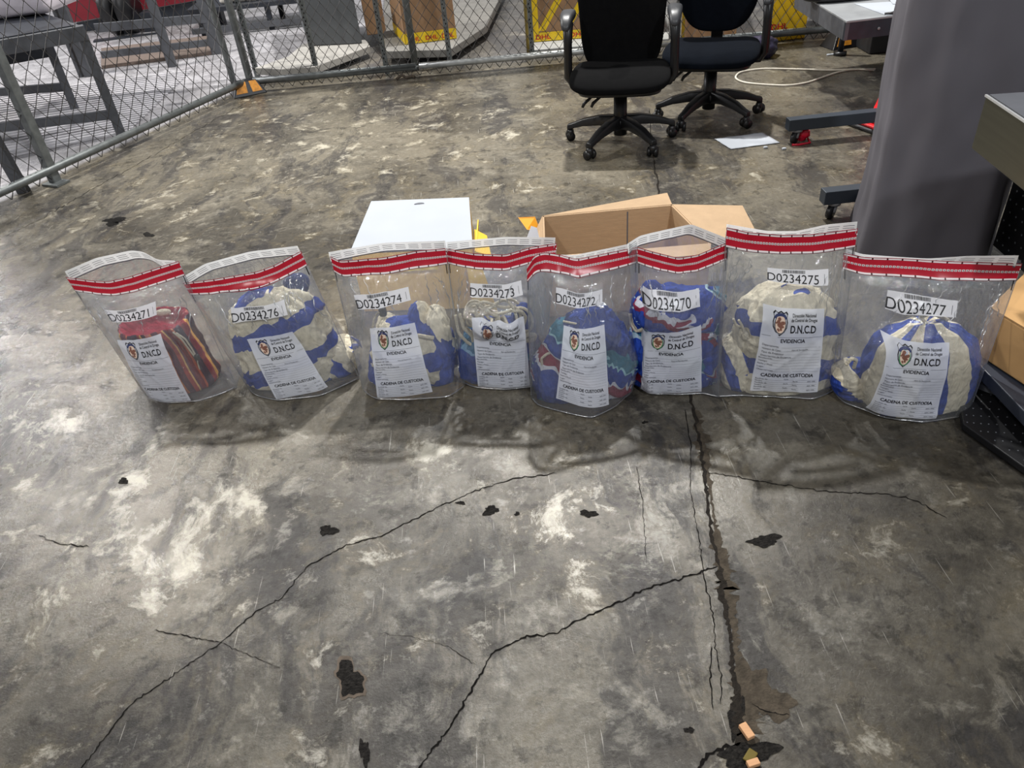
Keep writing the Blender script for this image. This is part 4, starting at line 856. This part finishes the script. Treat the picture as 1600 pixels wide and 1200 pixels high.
t, P = carton('grey_crate', 'tall plain grey crate standing on the pale steel plate behind the fence', (484, 72), (566, 68), (472, 40), .66, mat('scuffed_grey_panel', (84, 87, 90), .6, var=.16, scale=5), z=.102, cat='crate')
q = P[0]; sl = MB().tube([(q.x+.3, q.y-.004, .14), (q.x+.3, q.y-.008, .14)], .008, 10).build('bolt', M_dark, t)
t, P = carton('brown_carton', 'narrow brown carton just right of the grey crate', (574, 56), (604, 52), (570, 30), .6, BX, z=.1)
# loaded low trolley with a heap of white sacks
b0 = xy(420, 52); t = thing('low_trolley', 'dark low trolley beyond the fence corner', 'trolley', (b0.x, b0.y, 0))
MB().box((b0.x, b0.y+.5, .24), (1.6, .7, .04)).build('deck', DST, t)
for sx in (-.7, 0, .7):
    for sy in (.2, .8): MB().box((b0.x+sx, b0.y+sy, .11), (.05, .05, .22)).build('leg', DST, t)
MB().bar((b0.x-.8, b0.y+.15, .06), (b0.x+.8, b0.y+.15, .06), .05, .05).build('side_rail', PAINT, t)
for k in range(6):
    c0 = (b0.x-.42+.13*(k % 3)+.05*(k//3), b0.y+.35+.05*(k//3), .30+.085*(k//3))
    s = MB().sell(c0, (.075, .07, .05), .8, .8, 18, 12, f=lambda p: p*(1+.15*noise.noise(p*30+Vector((k, 0, 0))))).build('white_sack', mat('white_sack_cloth', (212, 206, 196), .8), None, True); tag(s, 'small white sack in the heap on the dark low trolley', 'sack', 'white sacks on the low trolley')
s = MB().box((b0.x+.35, b0.y+.4, .34), (.5, .35, .16)).build('wooden_box', mat('brown_wood', (104, 78, 62), .8, var=.2), None, bevel=.006); tag(s, 'reddish brown box on the dark low trolley beside the sacks', 'box')

# ---------------------------------------------------------------- beyond the left fence
def xz(U, V, Y): return Vector(aty(U, V, Y))
Bp, Ap = xy(190, 212), xy(38, 300); Cp = xy(118, 172); zt = .72
t = thing('steel_bench', 'grey steel frame bench beyond the left fence, loaded with a white wrapped bundle', 'bench', (Bp.x-.5, Bp.y-.2, 0))
l0 = xy(-70, 75, zt); Dp = Vector((l0.x, l0.y, 0))+(Cp-Bp)
MB().bar((Dp.x+(Bp-Cp).x, Dp.y+(Bp-Cp).y, zt-.04), (Bp.x+.03, Bp.y, zt-.04), .06, .09).build('side_beam', PAINT, t, bevel=.004)
MB().bar((Bp.x, Bp.y, zt-.04), (Cp.x, Cp.y, zt-.04), .05, .07).build('end_beam', PAINT, t, bevel=.004)
slab([Bp-Vector((.02, .02, 0)), Cp, Dp, Dp+(Bp-Cp)], zt, zt+.012).build('deck', DST, t)
for p_, nm in ((Bp, 'leg'), (Cp, 'leg'), (Dp, 'leg')): MB().box((p_.x, p_.y, zt/2-.02), (.06, .06, zt-.06), rz=.5).build(nm, PAINT, t, bevel=.003)
lg = MB().bar((Ap.x, Ap.y, .0), (Ap.x-.05, Ap.y, zt-.06), .06, .05, up=(0, 1, 0)).build('leg', PAINT, t)
q = xy(-80, 208, .14); MB().bar((Bp.x, Bp.y, .15), q, .03, .06).build('cross_bar', PAINT, t)
q = xy(-80, 150, .14); MB().bar((Cp.x, Cp.y, .18), q, .03, .06).build('cross_bar', PAINT, t)
q = xz(8, 93, Cp.y-.2); MB().bar((Cp.x, Cp.y, .44), q, .03, .07).build('cross_bar', DST, t)
WR = mat('white_wrapping_plastic', (214, 206, 214), .35, var=.06, scale=6, bump=.5, bscale=18)
c0 = xy(-10, 36, zt+.01); s = MB().sell((c0.x+.02, c0.y+.40, zt+.43), (.42, .36, .42), .22, .22, 48, 36, R=Matrix.Rotation(-.1, 3, 'Z'), f=lambda p: p*(1+.035*noise.noise(p*5)+.015*noise.noise(p*17))).build('wrapped_bundle', WR, None, True); tag(s, 'big white plastic-wrapped bundle standing on the steel bench at far left', 'bundle')
# second frame: rack of beams
t0 = xy(270, 105); t = thing('steel_rack', 'grey steel rack of horizontal bars beyond the left fence, in front of the red trailer', 'rack', (t0.x, t0.y, 0))
Y1 = t0.y
for ft, w_ in (((270, 104), .07), ((340, 84), .09), ((140, 119), .07), ((128, 120), .03)):
    f = xy(*ft); MB().box((f.x, f.y, .42), (w_, .06, .84)).build('upright', PAINT, t, bevel=.003)
f4 = xy(340, 84)
for (u1, v1), (u2, v2), hh in (((148, 44), (326, 28), .07), ((158, 86), (330, 66), .055)):
    p = xz(u1, v1, Y1+.02); q = xz(u2, v2, f4.y); MB().bar(p, q, .04, hh).build('bar', PAINT, t)
# trailer
t = thing('red_trailer', 'red sided trailer with a dark chassis, far behind the left fence', 'trailer', tuple(xy(250, 40)))
RT = mat('dull_red_paint', (124, 22, 38), .5, var=.1)
p, q = xz(96, 20, 9.6), xz(330, -22, 9.9); MB().bar(p, q, .06, .22).build('side_board', RT, t)
MB().bar(p+Vector((.1, .06, -.20)), q+Vector((0, .06, -.2)), .1, .16).build('chassis_beam', DST, t)
for uu in (198, 232, 335): 
    p = xz(uu, 18, 9.3); MB().box((p.x, p.y, p.z/2), (.16, .14, p.z)).build('support', DST, t)
wh = xz(195, 70, 9.4)
for uu in (190, 214):
    p = xz(uu, 72, 9.3); MB().tube([(p.x, p.y, .26), (p.x+.1, p.y, .26)], .26, 24).build('wheel', BLK, t, True)
p, q = xz(150, 72, 9.0), xz(330, 52, 9.2); MB().bar(p, q, .1, .12).build('axle_beam', DST, t)
s = MB().bar(xz(95, 5, 10.2), xz(215, -18, 10.3), .05, .18).build('trailer_top', mat('white_painted_board', (222, 222, 224), .5), t)
pl = slab([xy(160, 108), xy(345, 84), xy(330, 60), xy(160, 80)], .003, .03).build('timber_base', mat('brown_planks', (112, 98, 90), .85, var=.25, scale=10, stretch=(1, 12, 1)), None); tag(pl, 'brown timber boards lying under the steel rack', 'boards')
# ribbed plate on the ground
mb = MB(); e0, e1, f0, f1 = xy(-60, 262), xy(205, 205), xy(-60, 158), xy(300, 112)
for k in range(26):
    k_ = k/25; a_, b_ = e0.lerp(f0, k_), e1.lerp(f1, k_); mb.bar((a_.x, a_.y, .008), (b_.x, b_.y, .008), .022, .012)
rp = mb.build('ribbed_grating', mat('ribbed_grey_metal', (196, 194, 198), .6, var=.15), None); tag(rp, 'ribbed grey grating on the ground beyond the left fence', 'grating')

# ---------------------------------------------------------------- right side
zt = .5; c0, c1 = xy(1323, 33, zt), xy(1262, -4, zt); c2 = xy(1430, 20, zt)
c1 = c0+(c1-c0)*1.35; uu = (c2-c0).normalized(); c2 = c0+uu*1.0; c3 = c1+uu*1.0
t = thing('grey_bench', 'low grey metal bench at the back, covered with papers', 'bench', ((c0.x+c3.x)/2, (c0.y+c3.y)/2, 0))
slab([c0, c2, c3, c1], zt-.012, zt).build('top', mat('light_grey_top', (142, 144, 146), .5, var=.12, scale=10), t, bevel=.003)
wall_of(c0, c2, zt-.105, zt-.012, .02).build('front_apron', DST, t); wall_of(c1, c0, zt-.105, zt-.012, .02).build('side_apron', PAINT, t)
ap = c0+uu*.2; MB().sell((ap.x, ap.y-.004, zt-.06), (.009, .006, .009), 1, 1, 12, 8).build('bolt', CHR, t, True)
lf = xy(1312, 86)
for p_ in (lf, c2-uu*.05+Vector((0, .1, 0)), c3-uu*.05-Vector((0, .1, 0))):
    l_ = MB().tube([(p_.x, p_.y, .02), (p_.x, p_.y, zt-.02)], .02, 12).build('leg', DST, t, True); MB().tube([(p_.x, p_.y, 0), (p_.x, p_.y, .025)], .045, 14).build('foot', BLK, l_, True)
bdk = xy(1345, 78); s = MB().box((bdk.x+.35, bdk.y-.02, .12), (.7, .24, .24)).build('dark_crate', mat('black_crate', (26, 27, 30), .6, var=.2), None, bevel=.008); tag(s, 'black crate in the shade under the grey bench', 'crate')
for i, (pts, lb_) in enumerate((([(1335, 6), (1412, 2), (1412, 22), (1385, 24)], 'loose white paper on the grey bench, lowest of the sheets'), ([(1385, -6), (1440, -10), (1440, 12), (1395, 6)], 'white paper on the grey bench beside the grey cover, topmost of the sheets'))):
    P = [xy(u_, v_, zt+.002+.004*i) for u_, v_ in pts]; s = slab(P, zt+.001+.004*i, zt+.0035+.004*i).build('paper_sheet', WCARD, None); tag(s, lb_, 'paper', 'papers on the grey bench')
p = xy(1330, 4, zt); s = MB().sell((p.x, p.y+.12, zt+.03), (.26, .11, .03), .6, .8, 32, 14).build('black_bag', BLK, None, True); tag(s, 'flat black case lying on the grey bench', 'case')
p = xy(1398, 22, zt); mb = MB()
for k in range(3): mb.tube([(p.x-.06+.02*k, p.y, zt+.008), (p.x-.01, p.y-.02+.01*k, zt+.012), (p.x+.08, p.y-.01, zt+.01+.004*k), (p.x+.2, p.y+.03, zt+.008)], .006, 8)
s = mb.build('cable', BLK, None, True); tag(s, 'bunched black cables at the edge of the grey bench', 'cable')
s = MB().tube(polyl([xy(1292, 86, .004), xy(1304, 85, .004)], 4), .008, 8).build('white_stub', WCARD, None, True); tag(s, 'short white tube lying beside the foot of the grey bench', 'tube')

# rolling frame: two floor beams on casters meeting an upright behind the cover
FR = mat('slate_blue_steel', (50, 57, 66), .5, metal=.2, var=.08)
p1, p2 = xz(1230, 195, 4.15), xz(1285, 306, 3.2)
t = thing('rolling_frame', 'slate steel rolling frame with two floor beams on casters, half hidden by the grey cover', 'trolley', (2.1, 3.7, 0))
def caster(c, par, yaw):
    cs = MB().tube([(c[0], c[1], .062), (c[0], c[1], .075)], .03, 14).bar((c[0], c[1], .07), (c[0]+.018*math.cos(yaw), c[1]+.018*math.sin(yaw), .03), .04, .01).build('caster', CHR, par, True)
    wx, wy = c[0]+.02*math.cos(yaw), c[1]+.02*math.sin(yaw); u_ = Vector((-math.sin(yaw), math.cos(yaw), 0))*.011
    MB().tube([Vector((wx, wy, .031))-u_, Vector((wx, wy, .031))+u_], .031, 20).build('wheel', BLK, cs, True)
for p_ in (p1, p2):
    b_ = MB().bar((p_.x, p_.y, .105), (p_.x+.72, p_.y-.0, .105), .06, .062).build('floor_beam', FR, t, bevel=.003)
    caster((p_.x+.06, p_.y), b_, -2.4); caster((p_.x+.66, p_.y), b_, .4)
MB().bar((p1.x+.66, p1.y, .12), (p1.x+.66, p2.y, .12), .05, .05).build('cross_beam', FR, t); MB().box((p1.x+.66, (p1.y+p2.y)/2, .5), (.06, .06, .8)).build('upright', FR, t)

# traffic cone
cp = xy(1352, 198); cx_, cy_ = cp.x+.155, cp.y-.03
t = thing('traffic_cone', 'red traffic cone on a black base, mostly hidden behind the grey cover', 'traffic cone', (cx_, cy_, 0)); RC = mat('red_cone_plastic', (226, 32, 40), .4, var=.05)
MB().box((cx_, cy_, .012), (.40, .40, .022), rz=.35).build('base', BLK, t, bevel=.008); MB().box((cx_, cy_, .03), (.37, .37, .016), rz=.35).build('base_cover', RC, t, bevel=.006)
MB().tube([(cx_, cy_, .035), (cx_, cy_, .06), (cx_, cy_, .28), (cx_, cy_, .46)], [.16, .135, .08, .03], 32).build('cone', RC, t, True)

# tall grey cover over the machine end
GC = mat('grey_vinyl_cover', (88, 86, 92), .8, spec=.25, var=.04, scale=3); NV = mat('navy_lining', (30, 33, 46), .7)
def cover():
    fp = [flo(1344, 400), flo(1350, 408), flo(1400, 425), flo(1465, 434), flo(1505, 436), flo(1530, 424), (2.02, 2.75, 0), (1.98, 3.1, 0), (1.62, 3.15, 0)]
    fp = [np.array((q[0], q[1])) for q in fp]; n_ = 180; Q = np.array(fp+[fp[0]]); d_ = np.r_[0, np.cumsum(np.linalg.norm(np.diff(Q, axis=0), axis=1))]; tt = np.linspace(0, d_[-1], n_, endpoint=False)
    R_ = np.stack([np.interp(tt, d_, Q[:, k]) for k in (0, 1)], 1)
    for _ in range(3): R_ = (np.roll(R_, 1, 0)+2*R_+np.roll(R_, -1, 0))/4
    c = R_.mean(0); rows = []
    for i in range(61):
        z = .012+1.55*i/60; row = []
        for k in range(n_+1):
            p_ = R_[k % n_]; o = (p_-c)/np.linalg.norm(p_-c); ph = (k % n_)/n_*2*PI
            w_ = .006*math.sin(ph*9+z*1.2)*(1-.55*z)+.022*noise.noise(Vector((p_[0]*5, p_[1]*5, z*1.6)))+.008*noise.noise(Vector((p_[0]*14, p_[1]*14, z*7)))
            fl_ = .02*max(0, 1-z/.5)**2
            row.append((p_[0]+o[0]*(w_+fl_), p_[1]+o[1]*(w_+fl_), z))
        rows.append(row)
    mb = MB().grid(rows); top = rows[-1][:-1]; k0 = len(mb.v); mb.v.append((c[0], c[1], 1.57)); b0_ = 60*(n_+1)
    mb.f += [(b0_+k, b0_+k+1, k0) for k in range(n_)]; return mb
s = cover().build('machine_cover', GC, None, True); tag(s, 'tall grey fabric cover hanging to the floor at the right', 'cover')

# machine with steel apron, perforated panels, lower shelf
t = thing('inspection_machine', 'black perforated machine with a brushed steel apron at the right edge', 'machine', (2.1, 2.1, 0))
STL = mat('brushed_stainless', (92, 91, 80), .35, metal=.75, var=.08, scale=3, stretch=(1, 1, 30)); BLKP = mat('black_powder_coat', (16, 16, 19), .5, var=.1); DOT = mat('pale_hole_dots', (96, 99, 104), .6); NAVY = mat('navy_steel_edge', (38, 43, 55), .5)
z1, z0 = .84, .685; a = xy(1540, 150, z1); b = xy(1600, 190, z1); c_ = xy(1600, 146, z1); u1 = (b-a).normalized(); u2 = (c_-a).normalized()
e = a+u1*.55; g = a+u2*.6; h_ = e+u2*.6
slab([e, h_, g, a], z0, z1).build('steel_apron', STL, t, bevel=.004); slab([e+u2*.01, h_, g, a+u2*.01], z1+.0005, z1+.004).build('top_plate', mat('dark_grey_plate', (78, 80, 86), .5), t)
MB().bar(a+Vector((0, 0, .002)), e+Vector((0, 0, .002)), .006, .006).build('edge_trim', mat('bright_edge', (225, 226, 228), .25, metal=.6), t)
sp = wall_of((1.93, 2.62), (1.86, 1.2), .10, z0, .02).build('side_panel', BLKP, t); mb = MB()
for i in range(26):
    for k in range(14):
        yy = 2.6-i*.042-(k % 2)*.021; xx = 1.93-(2.62-yy)*.0493-.0022; mb.tube([(xx, yy, .13+k*.042), (xx-.001, yy, .13+k*.042)], .0042, 6)
mb.build('perforations', DOT, sp)
tz = .03; q = [xy(1505, 662, tz), xy(1700, 800, tz), xy(1800, 640, tz), xy(1490, 560, tz)]
tr_ = slab(q, .006, tz).build('perforated_base', BLKP, t, bevel=.003); mb = MB()
for i in range(16):
    for k in range(9):
        s_ = .04+i/17; r_ = .06+k/10+(i % 2)*.05; p_ = q[0].lerp(q[1], s_).lerp(q[3].lerp(q[2], s_), r_); mb.tube([(p_.x, p_.y, tz), (p_.x, p_.y, tz+.0012)], .0022, 6)
mb.build('perforations', DOT, tr_)
sz = .135; s0, s1 = xy(1516, 553, sz), xy(1600, 640, sz); su = (s1-s0).normalized(); s1 = s0+su*.7; sv = Vector((-su.y, su.x, 0)); sv = sv if sv.x > 0 else -sv
slab([s0, s1, s1+sv*.45, s0+sv*.45], sz-.045, sz-.004).build('lower_shelf', NAVY, t, bevel=.003)
for p_ in (s0+su*.05+sv*.2, s1+sv*.2): MB().box((p_.x, p_.y, .06), (.04, .04, .06)).build('bracket', BLKP, t)
k0, k1 = xy(1512, 590, .05), xy(1560, 612, .05); lbp = MB().bar((k0.x, k0.y, .05), (k1.x+.02, k1.y, .05), .05, .02).build('label_bar', PAINT, t)
# carton on the shelf
z0, z1 = sz+.0, sz+.165; a = xy(1523, 551, z0); b = xy(1600, 602, z0); u1 = (b-a).normalized(); top = xy(1590, 446, z1); a1 = xy(1543, 484, z1); u2 = (top-a1).normalized()
t = thing('cardboard_carton', 'tan cardboard carton with a bent top flap on the machine shelf, at the right edge', 'carton', (a.x+.1, a.y, z0))
e = a+u1*.34; g = a+u2*.22; h_ = e+u2*.22; CT = mat('tan_cardboard', (186, 146, 96), .85, var=.06, scale=12)
slab([e, h_, g, a], z0, z1-.004).build('body', CT, t, bevel=.004)
panel([(a.x, a.y, z1), (e.x, e.y, z1), (h_.x, h_.y, z1+.012), (g.x, g.y, z1+.03)], .005).build('top_flap', CT, t)
panel([(g.x, g.y, z1), (h_.x, h_.y, z1), (h_.x+u2.x*.02, h_.y+u2.y*.02, z1+.06), (g.x, g.y+.01, z1+.045)], .005).build('rear_flap', CT, t)

# ---------------------------------------------------------------- small things on the floor
P = [xy(1116, 218), xy(1142, 234), xy(1219, 224), xy(1191, 208)]; mb = MB(); G = [[tuple(P[0].lerp(P[1], i/12).lerp(P[3].lerp(P[2], i/12), j/18)+Vector((0, 0, .003+.004*abs(noise.noise(Vector((i*.4, j*.3, 0)))))) ) for j in range(19)] for i in range(13)]
s = mb.grid(G).build('paper_sheet', WCARD, None, True, solid=.0008); tag(s, 'crinkled white paper lying flat on the floor beside the office chair casters', 'paper')
pts = [(1366, 110), (1340, 108), (1300, 110), (1240, 108), (1190, 107), (1155, 112), (1147, 122), (1160, 129), (1190, 132), (1230, 134), (1260, 130), (1290, 119), (1318, 110), (1350, 108), (1368, 108)]
s = MB().tube(polyl([flo(u_, v_, .006) for u_, v_ in pts], 90), .0065, 8).build('looped_rope', mat('white_cord', (206, 200, 186), .6), None, True); tag(s, 'white cord looped on the floor behind the chairs, toward the grey bench', 'cord')
p = xy(1250, 222); mb = MB(); RP = mat('shiny_red_plastic', (206, 20, 52), .25)
s = MB().sell((p.x+.02, p.y+.03, .035), (.038, .03, .035), .9, .9, 24, 18, f=lambda v: v*(1+.35*noise.noise(v*60))).tube([(p.x+.05, p.y+.02, .01), (p.x+.04, p.y-.04, .006), (p.x-.03, p.y-.05, .005), (p.x-.06, p.y-.04, .005)], .006, 6).build('red_wrapper', RP, None, True); tag(s, 'crumpled shiny red wrapper on the floor by the rolling frame caster', 'wrapper')
for (u_, v_), lb_ in (((1196, 232), 'tiny white scrap on the floor just below the crinkled paper'), ((1225, 234), 'tiny white scrap on the floor left of the red wrapper')):
    p = xy(u_, v_); s = MB().sell((p.x, p.y, .006), (.012, .008, .006), .6, .6, 10, 6).build('paper_scrap', WCARD, None); tag(s, lb_, 'scrap')
p = xy(1192, 92); s = MB().sell((p.x, p.y+.06, .07), (.12, .09, .075), .8, .9, 40, 28, f=lambda v: v*(1+.25*noise.noise(v*16)+.08*noise.noise(v*50))).build('plastic_sack', mat('dark_purple_plastic', (44, 40, 62), .4), None, True); tag(s, 'dark purple plastic sack on the floor by the fence behind the chairs', 'sack')
p = xy(632, 124); s = MB().tube([(p.x-.06, p.y, .01), (p.x-.02, p.y+.03, .025), (p.x+.02, p.y, .012), (p.x+.06, p.y+.02, .014), (p.x+.08, p.y+.0, .01)], .012, 6).build('debris_scrap', M_rim, None, True); tag(s, 'scrap of brown debris on the floor in front of the back fence', 'scrap')
WOOD = mat('light_wood', (186, 142, 104), .8, var=.08, scale=40, stretch=(1, 8, 1))
for (u_, v_, l_, w_, rz, lb_) in ((1166, 1146, .034, .018, 1.9, 'small block of bare wood in the floor joint, the upper of the two'), (1176, 1196, .026, .014, .2, 'small chip of bare wood in the floor joint at the bottom edge')):
    p = xy(u_, v_); s = MB().box((p.x, p.y, .009), (l_, w_, .012), rz=rz).build('wood_block', WOOD, None, bevel=.0015); tag(s, lb_, 'wood block')
p = xy(1172, 1184); s = MB().box((p.x, p.y, .006), (.03, .02, .006), rz=.8).build('amber_shard', mat('amber_glass', (96, 84, 40), .2), None, bevel=.002); tag(s, 'little amber shard between the two wood blocks', 'shard')
